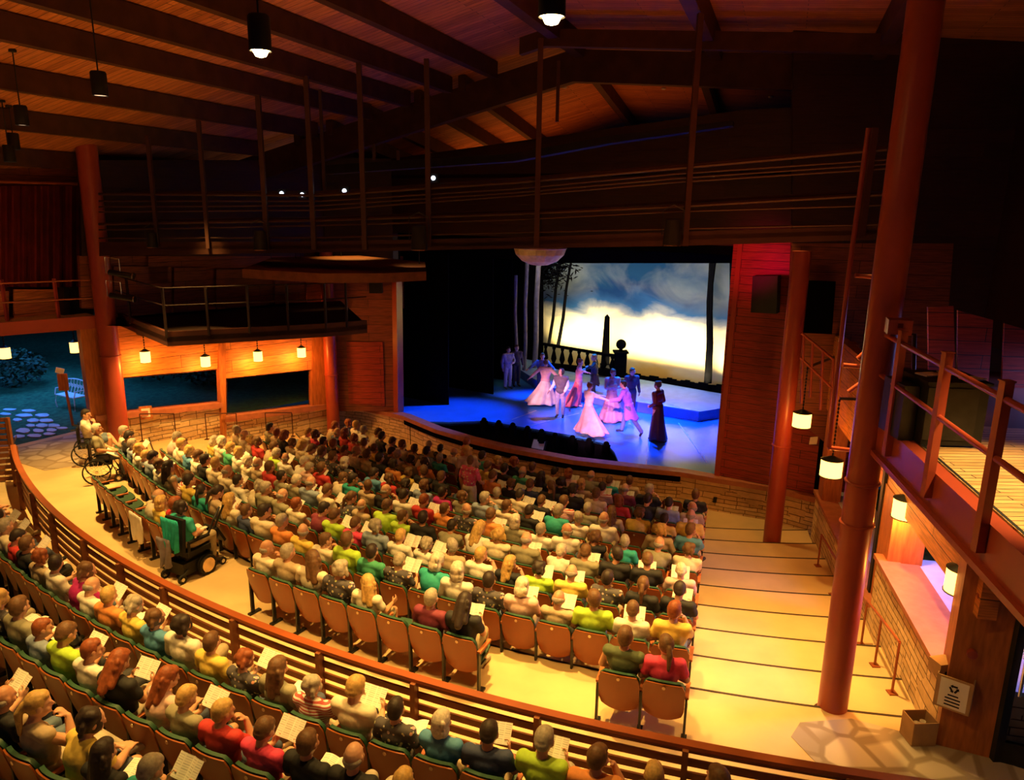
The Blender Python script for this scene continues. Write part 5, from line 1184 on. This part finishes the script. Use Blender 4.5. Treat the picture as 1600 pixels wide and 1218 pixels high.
for i, (x, y, r, h, n, t, lab) in enumerate(((-20.5, 28.5, 2.3, 5., 2600, 1, 'dark tree behind the garden path, left part of the opening'), (-16.2, 29.2, 2.2, 5, 2400, 1, 'dark tree behind the white bench in the garden opening'), (-22, 24, 2.4, 5, 1800, 1, 'dark tree at the left edge of the garden opening'), (-13.2, 27.2, 1.9, 3.2, 1600, 0, 'dark shrub seen through the left part of the first window'), (-10.9, 26.4, 1.5, 2.4, 1500, 0, 'dark shrub seen through the right part of the first window'), (-9.2, 28, 1.5, 2.2, 1200, 0, 'dark shrub seen through the left part of the second window'), (-17.6, 25.6, 1.2, 1.4, 900, 0, 'low shrub left of the garden bench'))):
    shrub((x, y, -.06), r, h, n, lab, 'tree' if t else 'shrub', t, i+3)
for i, (f, o_, r, h) in enumerate(((.93, -2.0, .5, 1.0), (.80, -2.05, .5, .95), (.68, -2.0, .45, .9), (.42, -1.9, .5, .5))):
    p = onR(f, o_); shrub((p.x, p.y, .35 if i < 3 else -.4), r, h, 700, 'low green shrub outside the right ledge, %s' % ['nearest the timber pier', 'second from the timber pier', 'third from the timber pier', 'beyond the tall red column'][i], seed=30+i)
gg = MB(); pq = [onR(-.1, -.9), onR(1.9, -1.3), onR(1.9, -6), onR(-.1, -6)]; gg.face([(p.x, p.y, -.1+.45*(i in (1, 2))) for i, p in enumerate(pq)]); struct(gg.build('floor', 'grass'))
# bench
p = at(113, 637, -.05); e = empty('garden_bench', p, -.5); tag(e, 'white ornate metal garden bench on the lawn', 'bench')
b = MB().box((0, 0, .42), (1.0, .4, .03)); b.build('seat', 'white_metal', e)
b = MB()
for i in range(7):
    x = -.48+.16*i; b.tube([(x, .2, .42), (x+.04, .24, .6), (x-.03, .26, .72), (x, .27, .85)], .016, 6)
    b.lathe([(.03, -.008), (.06, -.008), (.06, .008), (.03, .008), (.03, -.008)], (x+.04, .25, .66), 12, axis='Y')
b.tube([(-.52+.104*i, .27, .84+.05*math.sin(i*math.pi/10)) for i in range(11)], .02, 6); b.build('backrest', 'white_metal', e)
for s in (-1, 1):
    MB().tube([(s*.5, .2, .62), (s*.52, -.15, .62), (s*.5, -.2, .42)], .018, 6).build('armrest', 'white_metal', e)
    for y in (-.18, .2): MB().tube([(s*.47, y, .42), (s*.5, y*1.15, .2), (s*.47, y*1.1, 0)], .02, 6).build('leg', 'white_metal', e)
p = at(114, 664, -.05); e = empty('sign_post', p, .3); tag(e, 'wooden post with small pale sheet beside the garden path', 'sign post')
MB().bar((0, 0, 0), (-.08, 0, 1.35), .06, .06).build('post', 'timber', e); MB().box((-.1, -.04, 1.32), (.26, .05, .5)).build('board', 'timber', e); MB().box((-.14, -.05, 1.66), (.22, .02, .16), ry=.3).build('sheet', 'white_metal', e)
# ---------------------------------------------------------------- stage set
SZ = -.5
def S(px, py, z=SZ): return at(px, py, z)
bl = S(985, 585, -.12); br_ = S(1135, 611, -.12); bd = (br_-bl).normalized(); B0 = bl-bd*8.2; B1 = br_+bd*.9
bn = Vector((-bd.y, bd.x, 0)); bn = bn if bn.y > 0 else -bn
def vpB(px, py, off=0.): return vp(px, py, (B0.x, B0.y), (B1.x, B1.y), off)
q = [B0+Vector((0, 0, -.35)), B1+Vector((0, 0, -.35)), B1+Vector((0, 0, 5.2)), B0+Vector((0, 0, 5.2))]
l0 = (vpB(862, 500)-B0); l0.z = 0; l1 = (vpB(1146, 500)-B0); l1.z = 0; u0 = l0.length; u1 = l1.length; LT = (B1-B0).length; zb = vpB(1000, 590).z; ztp = vpB(1000, 413).z
uu = lambda t: (t-u0)/(u1-u0); vv = lambda z: (z-zb)/(ztp-zb)
b = MB(); b.face(q, [(uu(0), vv(q[0].z)), (uu(LT), vv(q[1].z)), (uu(LT), vv(q[2].z)), (uu(0), vv(q[3].z))]); b.prism([p+bn*.01 for p in q], bn*.03, 1)
o = b.build('sky_backdrop', ['painted_sky', 'void_black']); tag(o, 'painted stage backdrop of stormy blue clouds over pale yellow sky', 'backdrop')
mid = (vpB(1000, 500)); n_ = -bn
area('cyc_light', mid+n_*.75+Vector((0, 0, -1.95)), mid+Vector((0, 0, .2)), 440, (1, .80, .38), 8, .3, 90)
area('cyc_light', mid+n_*2.4+Vector((0, 0, 3.5)), mid+Vector((0, 0, .0)), 120, (1, .88, .66), 8, .6, 90)
# masking legs and borders
def leg(px0, px1, depth_off, y0, y1, mt, lab, cat='curtain', name='masking_curtain'):
    A = PL+BK*depth_off; Bq = PR+BK*depth_off
    o = slab(name, [(px0, y0), (px1, y0), (px1, y1), (px0, y1)], A, Bq, .06, mt, kind=False); tag(o, lab, cat); return o
# tree trunks standing on the stage
def trunk(px0, py0, px1, py1, off, r0, r1, lab, mt='tree_flat', name='scenery_tree'):
    A = vpB(px0, py0, off); Bq = vpB(px1, py1, off); e = empty(name, A); tag(e, lab, 'scenery tree', 'painted trees on the stage')
    MB().tube([(0, 0, 0), (Bq-A)*.33+Vector((.03, 0, 0)), (Bq-A)*.66-Vector((.03, 0, 0)), Bq-A], r0, 10, r2=r1).build('trunk', mt, e, True); return e
trunk(1106, 598, 1112, 405, .4, .14, .09, 'dark bare tree trunk at the right side of the backdrop', 'void_black')
e = trunk(1107, 520, 1117, 405, .5, .05, .06, 'thin dark branch-like trunk rising beside the right tree', 'void_black')
trunk(872, 540, 893, 405, .5, .08, .05, 'thin dark leaning trunk at the left of the backdrop, rightmost of two', 'void_black')
trunk(857, 540, 876, 405, .6, .07, .06, 'thin dark leaning trunk at the left of the backdrop, leftmost of two', 'void_black')
trunk(834, 590, 842, 405, 1.5, .12, .1, 'blue-grey tree trunk left of the balustrade', 'gray_cloth')
trunk(818, 600, 824, 405, 2.2, .08, .08, 'blue-grey tree trunk next to the wing, second from left', 'gray_cloth')
trunk(806, 600, 806, 430, 2.8, .07, .07, 'thin blue-grey tree trunk beside the two waiting people', 'gray_cloth')
o = slab('masking_curtain', [(770, 395), (848, 395), (848, 612), (770, 612)], (B0.x, B0.y), (B1.x, B1.y), .05, 'void_black', .35, kind=False); tag(o, 'black masking curtain directly left of the painted backdrop', 'curtain')
# foliage border hanging across the top left
b = MB(); q = random.Random(4)
for _ in range(500):
    x = 846+abs(q.gauss(0, 22)); y = 412+abs(q.gauss(0, 18)); c = vpB(x, y, .7); s = q.uniform(.06, .16); a = Vector((q.gauss(0, 1), q.gauss(0, .3), q.gauss(0, .5))).normalized(); w_ = Vector((0, 0, 1)).cross(a).normalized()*s*.3+Vector((0, 0, s*.3)); b.face([c-a*s, c-w_*.8, c+a*s, c+w_*.8])
o = b.build('foliage_border', 'void_black', merge=False); tag(o, 'dark cut-leaf scenery border hanging at the upper left of the backdrop', 'scenery', kind='stuff')
# black masking between the proscenium and the trees
for i, (a0, a1, off) in enumerate(((625, 700, 1.8), (690, 770, 4.0), (760, 800, 6.3))):
    leg(a0-30, a1, off, 395, [642, 626, 606][i], 'void_black', 'black masking curtain, %s from the left side of the stage' % ORD[i+1])
leg(1140, 1190, 7.0, 400, 640, 'void_black', 'black masking curtain at the right behind the proscenium')
o = leg(870, 1160, 5.5, 380, 411, 'void_black', 'black border curtain across the top of the backdrop', name='border_curtain')
leg(610, 872, 3.5, 378, 404, 'void_black', 'black border curtain over the left half of the stage', name='border_curtain')
# raised platform behind the dancers
pf = [S(853, 604, -.15), S(905, 612, -.15), S(986, 626, -.15), S(1060, 638, -.15), S(1092, 643, -.15)]
e = empty('stage_platform', pf[0]); tag(e, 'long low blue platform along the back of the stage', 'platform'); O_ = pf[0]
bk2 = [B1+n_*.35-bd*.1, B0+n_*.35+bd*1.4]
pol_ = [Vector((p.x, p.y, 0)) for p in pf+[B1+n_*2.2, bk2[0], bk2[1]]]; O2 = Vector((O_.x, O_.y, 0)); dz0 = -.15-O_.z
MB().prism([p-O2 for p in pol_], (0, 0, -.35)).build('body', 'platform_blue', e)
b = MB()
for i in range(len(pf)-1): b.bar(pf[i]-O_+Vector((0, 0, .01)), pf[i+1]-O_+Vector((0, 0, .01)), .05, .03)
b.build('edge_strip', 'stage_tape', e)
# groundrow of low dark hedge in front of the drop
b = MB(); A_ = vpB(972, 578, .25); n = 24
for i in range(n):
    x0, x1 = 972+(1140-972)*i/n, 972+(1140-972)*(i+1)/n; t0 = 582+(604-582)*i/n; h = 1.5*math.sin(i*1.7)
    P = [vpB(x0, t0+h, .25), vpB(x1, t0+22/n+h, .25), vpB(x1, t0+15, .25), vpB(x0, t0+14, .25)]; b.prism(P, n_*-.08)
o = b.build('hedge_groundrow', 'void_black'); tag(o, 'low dark hedge cut-out along the bottom of the backdrop', 'scenery')
# balustrade, obelisk and ball pier
OB = 1.0
be = empty('balustrade', vpB(850, 545, OB)); tag(be, 'dark balustrade with turned balusters in front of the backdrop', 'balustrade'); bo = be.location.copy()
def bv(x, y, o=OB): return vpB(x, y, o)-bo
MB().bar(bv(848, 537), bv(962, 556), .16, .10).build('top_rail', 'void_black', be); MB().bar(bv(848, 571), bv(962, 583), .22, .28).build('bottom_rail', 'void_black', be)
for i in range(9):
    x = 852+13.0*i; yt = 539+(x-852)*.165; yb = 569+(x-852)*.11
    p0 = bv(x, yb); h = bv(x, yt).z-p0.z; MB().lathe([(.06, 0), (.08, .04*h), (.05, .12*h), (.12, .35*h), (.10, .5*h), (.045, .8*h), (.08, .92*h), (.06, h)], p0, 12).build('baluster', 'void_black', be, True)
p = vpB(945, 580, OB-.3); t = vpB(945, 490, OB-.3).z-p.z; e = empty('obelisk', p); tag(e, 'tall dark pointed obelisk behind the balustrade', 'obelisk')
MB().prism([(-.19, -.19, 0), (.19, -.19, 0), (.19, .19, 0), (-.19, .19, 0)], (0, 0, .3)).build('plinth', 'void_black', e)
b = MB(); h1 = t*.95
for k in range(4):
    a, c = math.pi/4+k*math.pi/2, math.pi/4+(k+1)*math.pi/2; f = lambda r, an, z: (r*math.cos(an), r*math.sin(an), z); b.face([f(.22, a, .3), f(.22, c, .3), f(.13, c, h1), f(.13, a, h1)]); b.face([f(.13, a, h1), f(.13, c, h1), (0, 0, t)])
b.build('shaft', 'void_black', e)
p = vpB(968, 588, OB); h = vpB(968, 549, OB).z-p.z; e = empty('ball_pier', p); tag(e, 'dark square pier topped with a ball at the balustrade end', 'pier')
MB().box((0, 0, h/2), (.44, .44, h)).box((0, 0, h), (.56, .56, .06)).build('pier', 'void_black', e); MB().lathe([(0, 0), (.1, .02), (.06, .08)]+[(.2*math.sin(a), .27-.2*math.cos(a)) for a in [math.pi*k/10 for k in range(2, 11)]], (0, 0, h+.02), 18).build('ball', 'void_black', e, True)
# tape lines on the stage
for i, (a, c) in enumerate((((830, 664), (905, 645)), ((800, 655), (838, 641)), ((914, 683), (940, 668)), ((1015, 690), (1009, 728)), ((1060, 660), (1104, 722)))):
    P0, P1 = S(*a, SZ+.004), S(*c, SZ+.004); o = MB().bar(P0, P1, .03, .004).build('floor_tape', 'stage_tape'); tag(o, ['longest pale tape line at the left of the stage floor', 'short pale tape line farthest left on the stage floor', 'short pale tape line under the pink dancer', 'pale tape line in front of the woman in dark red', 'pale slanting tape line at the right of the stage'][i], 'tape', 'tape lines on the stage')
# footlight hoods along the pit
for i, (x, y) in enumerate(((757, 662), (780, 666), (802, 670), (825, 675), (847, 680), (868, 686), (895, 690), (921, 694), (948, 700))):
    p = S(x, y-3); p = p+(-BK)*.03; e = empty('footlight', p); tag(e, 'small black footlight hood on the pit edge, %s from the left' % ORD[i+1], 'footlight', 'footlights along the pit')
    ang = math.atan2(PD.y, PD.x); b = MB(); prof = [(.0, .16), (.05, .15), (.085, .11), (.09, .0), (.09, -.3), (0, -.3)]
    b.lathe(prof, n=14); o = b.build('hood', 'void_black', e, True); MB().box((0, 0, -.1), (.2, .16, .3), ang).build('bracket', 'void_black', e)
p = S(842, 700, -1.0); e = empty('music_stand', p, math.atan2(PD.y, PD.x)); tag(e, 'music stand with a blue-lit sheet in the orchestra pit', 'music stand')
MB().tube([(0, 0, -1.3), (0, 0, .0)], .02).build('pole', 'black_metal', e); MB().box((0, 0, .12), (.5, .03, .34), rx=-.5).build('desk', 'black_metal', e); MB().box((0, -.03, .13), (.42, .01, .28), rx=-.5).build('sheet', 'sill_stone', e)
spot('pit_lamp', p+Vector((-.2, -.5, 1.2)), p, 7, (.35, .6, 1), 40, .5, .03)
# ---------------------------------------------------------------- performers
def standing(**k):
    J = dict(pelvis=(0, 0, .95), chest=(0, 0, 1.22), neck=(0, .0, 1.43), head=(0, .03, 1.59), yaw=0., pitch=0.,
             hpR=(.09, 0, .9), hpL=(-.09, 0, .9), knR=(.1, .02, .49), knL=(-.1, .02, .49), anR=(.1, -.02, .09), anL=(-.1, -.02, .09), toR=(.12, .14, .035), toL=(-.12, .14, .035),
             elR=(.25, -.02, 1.12), elL=(-.25, -.02, 1.12), wrR=(.27, .06, .88), wrL=(-.27, .06, .88), hdR=(0, .1, -1), hdL=(0, .1, -1), hnR=(-1, 0, 0), hnL=(1, 0, 0), curl=.7)
    J.update(k); J.setdefault('hs', 1.03); return Fig(**J)
def skirt(b0, z1, r0, r1, sway=(0, 0), folds=9, amp=.10, n=54, m=12):
    b = MB(); G = []
    for j in range(m+1):
        v = j/m; r = r0+(r1-r0)*(v**1.15); z = b0[2]+(z1-b0[2])*v; row = []
        for i in range(n):
            a = 2*math.pi*i/n; f = 1+amp*v*math.sin(a*folds+v*1.5)+.05*v*math.sin(a*3+1); row.append(Vector((b0[0]+sway[0]*v**1.6+r*f*math.cos(a), b0[1]+sway[1]*v**1.6+r*.85*f*math.sin(a), z+.03*v*math.sin(a*4+.5)+.0)))
        G.append(row)
    for j in range(m):
        for i in range(n): k = (i+1) % n; b.face([G[j][i], G[j][k], G[j+1][k], G[j+1][i]])
    return b
def performer(px, py, z, rz, f, parts, lab, hair, hc, skc, sc=1., grp='performers on the stage'):
    p = at(px, py, z); e = empty('person', p, rz); e.scale = (sc, sc, sc); tag(e, lab, 'person', grp)
    put('body', blob('body', f.skin(), .011, skin_mats, 1, f.paint()), e, skc); put('hair', HAIR[hair], e, hc, f.headM())
    for nm, prims, vox, col, mt in parts:
        if isinstance(prims, MB): o = prims.build(nm, mt, e, True); o.color = (*col, 1); md = o.modifiers.new('t', 'SOLIDIFY'); md.thickness = .012
        else: put(nm, blob(nm, prims, vox, [mt], 2), e, col)
    return e
SKF = (.75, .45, .35)
D = math.degrees; R_ = math.radians
# 1 the man in blue facing the first dancer
f = standing(elR=(.34, .14, 1.28), wrR=(.5, .3, 1.18), hdR=(.6, .6, -.2), hnR=(0, 0, -1), elL=(-.32, .14, 1.25), wrL=(-.42, .36, 1.2), hdL=(-.3, .9, 0), hnL=(0, 0, -1))
performer(846, 622, -.5, R_(180), f, [('jacket', f.shirt(1.9), .014, (.16, .2, .38), 'cloth'), ('trousers', f.trousers(1.9), .014, (.08, .1, .2), 'cloth'), ('shoes', f.shoes(), .012, (.02, .02, .02), 'cloth')], 'man in blue-grey dancing behind the woman in the white skirt', 'short', HC['b'], SKF)
f = standing(elR=(.36, -.05, 1.25), wrR=(.56, -.06, 1.08), hdR=(.7, 0, -.5), hnR=(0, 0, -1), elL=(-.36, -.05, 1.22), wrL=(-.55, -.1, 1.02), hdL=(-.7, 0, -.5), hnL=(0, 0, -1), chest=(0, .02, 1.22))
performer(851, 633, -.5, R_(-20), f, [('bodice', f.shirt(1.8), .014, (.80, .50, .48), 'satin'), ('skirt', skirt((0, 0, 1.02), .12, .13, .60, (-.14, .0)), 0, (.95, .85, .78), 'satin'), ('shoes', f.shoes(), .012, (.7, .6, .6), 'cloth')], 'woman dancing in a pink bodice and wide white skirt, seen from behind', 'updo', HC['b'], SKF, .97)
f = standing(elR=(.25, -.02, 1.13), wrR=(.36, .12, .93), hdR=(.5, .4, -.6), elL=(-.24, .0, 1.12), wrL=(-.16, .16, .92), hdL=(.2, .4, -.8), yaw=-.3)
performer(875, 651, -.5, R_(165), f, [('waistcoat', f.shirt(0., .022), .014, (.10, .09, .13), 'cloth'), ('shirt', f.shirt(1.85, .012), .014, (.85, .82, .85), 'cloth'), ('trousers', f.trousers(1.9), .014, (.38, .36, .5), 'cloth'), ('shoes', f.shoes(), .012, (.02, .02, .03), 'cloth')], 'young man standing in dark waistcoat, white shirt and grey trousers', 'curly', HC['d'], SKF, .98)
f = standing(elR=(.34, .08, 1.3), wrR=(.58, .16, 1.42), hdR=(.8, .2, .2), hnR=(0, 0, -1), elL=(-.3, .05, 1.22), wrL=(-.18, .28, 1.2), hdL=(.5, .8, 0), hnL=(0, 0, -1), yaw=-.5)
performer(903, 634, -.5, R_(-95), f, [('bodice', f.shirt(1.), .014, (.82, .36, .42), 'satin'), ('skirt', skirt((0, 0, 1.02), .06, .13, .38, (.0, -.25)), 0, (.85, .16, .22), 'satin'), ('shoes', f.shoes(), .012, (.7, .5, .5), 'cloth')], 'woman dancing in a coral red gown with her arm raised', 'updo', HC['r'], SKF)
f = standing(elL=(-.34, .08, 1.3), wrL=(-.52, .2, 1.38), hdL=(-.8, .3, .1), hnL=(0, 0, -1), elR=(.3, .1, 1.2), wrR=(.12, .32, 1.15), hdR=(-.6, .8, 0), hnR=(0, 0, -1))
performer(927, 627, -.5, R_(80), f, [('jacket', f.shirt(1.95), .014, (.015, .015, .02), 'cloth'), ('coat_tail', skirt((0, -.02, 1.0), .62, .15, .2), 0, (.015, .015, .02), 'cloth'), ('trousers', f.trousers(1.9), .014, (.015, .015, .02), 'cloth'), ('shoes', f.shoes(), .012, (.01, .01, .01), 'cloth')], 'man in a black suit dancing with the woman in coral red', 'short', HC['y'], SKF, 1.03)
f = standing(pelvis=(0, 0, .92), chest=(-.06, .05, 1.18), neck=(-.12, .08, 1.36), head=(-.16, .13, 1.51), yaw=.2, pitch=.2, elR=(.12, .28, 1.2), wrR=(.3, .5, 1.12), hdR=(.6, .6, 0), hnR=(0, 0, -1), elL=(-.3, .1, 1.1), wrL=(-.36, .2, .9), anR=(.12, .1, .09), knR=(.12, .12, .5), anL=(-.3, -.3, .12), knL=(-.14, -.08, .5), toL=(-.34, -.18, .05))
performer(918, 676, -.5, R_(-62), f, [('bodice', f.shirt(.8), .014, (.95, .66, .78), 'satin'), ('skirt', skirt((0, 0, 1.0), .22, .13, .55, (.5, -.15)), 0, (.98, .55, .66), 'satin'), ('shoes', f.shoes(), .012, (.8, .7, .75), 'cloth')], 'woman swinging in a bright pink dress at the front of the stage', 'updo', HC['r'], SKF, .97)
f = standing(pelvis=(0, 0, .93), chest=(0, .08, 1.2), neck=(0, .14, 1.4), head=(0, .2, 1.55), elL=(-.28, .25, 1.15), wrL=(-.3, .5, 1.08), hdL=(-.2, .9, 0), hnL=(0, 0, -1), elR=(.26, .05, 1.12), wrR=(.24, .25, 1.0), hdR=(0, .7, -.5), knR=(.12, .12, .52), anR=(.12, .2, .1), toR=(.14, .36, .04), knL=(-.1, -.2, .5), anL=(-.12, -.46, .16), toL=(-.12, -.42, .04))
performer(980, 678, -.5, R_(70), f, [('frock_coat', f.shirt(1.95, .02), .014, (.48, .20, .95), 'cloth'), ('coat_tail', skirt((0, -.0, 1.0), .52, .16, .26, (0, -.1), 5, .06), 0, (.48, .20, .95), 'cloth'), ('trousers', f.trousers(1.95), .014, (.14, .2, .42), 'cloth'), ('shoes', f.shoes(), .012, (.02, .02, .05), 'cloth')], 'man in a purple frock coat holding the hand of the pink dancer', 'short', HC['d'], SKF, 1.02)
f = standing(elR=(.24, .1, 1.14), wrR=(.06, .24, 1.2), hdR=(-.7, .3, .4), hnR=(0, -1, 0), elL=(-.24, .1, 1.14), wrL=(-.08, .24, 1.15), hdL=(.7, .3, .4), hnL=(0, -1, 0), curl=1.3)
performer(954, 657, -.5, R_(-165), f, [('bodice', f.shirt(1.), .014, (.72, .42, .52), 'satin'), ('skirt', skirt((0, 0, 1.03), .04, .14, .46, (-.06, 0)), 0, (.55, .30, .40), 'satin'), ('shoes', f.shoes(), .012, (.3, .2, .2), 'cloth')], 'woman in a long mauve gown standing with clasped hands', 'updo', HC['r'], SKF, 1.03)
f = standing(yaw=.6)
performer(984, 651, -.5, R_(-170), f, [('jacket', f.shirt(1.95), .014, (.20, .07, .10), 'cloth'), ('trousers', f.trousers(1.95), .014, (.08, .05, .1), 'cloth'), ('shoes', f.shoes(), .012, (.02, .02, .02), 'cloth')], 'man in a dark brown suit standing behind the purple coat', 'short', HC['b'], SKF, 1.0)
f = standing(elR=(.23, -.06, 1.12), wrR=(.18, .14, .98), hdR=(-.4, .8, -.2), elL=(-.23, -.06, 1.12), wrL=(-.18, .14, .98), hdL=(.4, .8, -.2))
performer(1024, 686, -.5, R_(50), f, [('bodice', f.shirt(1.9), .014, (.16, .012, .03), 'satin'), ('skirt', skirt((0, -.03, 1.04), .02, .15, .30, (0, -.06), 7, .05), 0, (.05, .006, .016), 'satin'), ('shoes', f.shoes(), .012, (.02, .01, .01), 'cloth')], 'woman in a long dark red gown standing alone at the right', 'updo', HC['b'], SKF, 1.07)
f = standing(elL=(-.26, .05, 1.15), wrL=(-.12, .26, 1.1), hdL=(.6, .5, 0))
performer(793, 607, -.5, R_(-150), f, [('shirt', f.shirt(1.9), .014, (.45, .42, .55), 'cloth'), ('trousers', f.trousers(1.9), .014, (.45, .42, .55), 'cloth'), ('shoes', f.shoes(), .012, (.1, .1, .12), 'cloth')], 'person in pale shirt and trousers waiting in the dark wing', 'short', HC['d'], SKF, .97)
f = standing()
performer(806, 603, -.5, R_(-160), f, [('jacket', f.shirt(1.9), .014, (.10, .06, .08), 'cloth'), ('trousers', f.trousers(1.9), .014, (.03, .03, .04), 'cloth'), ('shoes', f.shoes(), .012, (.02, .02, .02), 'cloth')], 'person in a dark jacket waiting in the dark wing', 'short', HC['b'], SKF, .97)
# people standing among the seats
def stand_aud(row, i, st, hc, sc_, fl, tc, lab, yawr=0.):
    p, rz, _ = seat_loc[row, i]; q = p+Vector((-math.sin(rz), math.cos(rz), 0))*.62; q.z = p.z
    f = standing(elR=(.26, .05, 1.14), wrR=(.2, .25, 1.0), hdR=(-.2, .9, 0), yaw=.5); e = empty('person', q, rz+yawr); tag(e, lab, 'person', 'people standing among the seats')
    put('body', blob('body', f.skin(), .012, skin_mats, 1, f.paint()), e, SK[0]); put('hair', HAIR[st], e, hc, f.headM()); put('shirt', blob('shirt', f.shirt(.7), .014, ['cloth_floral' if fl else 'cloth'], 2), e, sc_)
    put('trousers', blob('trousers', f.trousers(1.9), .014, ['cloth'], 2), e, tc); put('shoes', blob('shoes', f.shoes(), .012, ['cloth'], 1), e, (.05, .05, .05))
stand_aud(7, 10, 'short', HC['b'], (.75, .10, .25), True, (.7, .65, .5), 'person standing in bright multicoloured top among the middle seats')
stand_aud(8, 11, 'bob', HC['y'], (.55, .42, .28), False, (.2, .15, .1), 'fair-haired person in tan top standing among the seats', .8)
stand_aud(9, 12, 'short', HC['r'], (.5, .16, .07), False, (.1, .08, .07), 'person in rust top standing near the stage wall', -.6)
# ---------------------------------------------------------------- stage lighting
def sspot(px, py, h, dx, dy, e, col, size, blend=.7, z=SZ):
    t = at(px, py, z); spot('stage_spot', (t.x+dx, t.y+dy, h), t, e, col, size, blend, .08)
BL = (.0, .13, 1.)
sspot(870, 640, 5.3, .5, 2.5, 5200, BL, 62); sspot(720, 645, 5.3, 2.0, 1.5, 3800, BL, 44); sspot(960, 665, 5.3, .5, 2., 4600, BL, 58); sspot(1060, 670, 5.3, -.5, 1.5, 3600, BL, 54); sspot(1050, 625, 5.3, 0, 1.0, 1300, (.15, .2, 1), 56, z=-.15)
sspot(845, 605, 4.5, -3.5, -7, 5200, (1, .42, .55), 13, z=.5); sspot(880, 615, 4.5, -3., -7, 1900, (1, .5, .8), 12, z=.5); sspot(905, 605, 4.5, -2.5, -7, 3800, (1, .30, .42), 13, z=.5); sspot(925, 645, 4.5, -2, -7, 6500, (1, .42, .62), 14, z=.5); sspot(968, 640, 4.5, -1.5, -7, 5200, (.95, .30, .75), 15, z=.5); sspot(1024, 640, 4.5, -1, -7, 300, (1, .25, .4), 10, z=.6)
sspot(793, 580, 5., 1.5, -4, 160, (.5, .45, .9), 12, z=.5)
p = vp(1185, 405, PR, STW[-1]); spot('red_wash', (p.x-.9, p.y-1.8, p.z-.3), p, 110, (1, .01, .08), 70, .9)
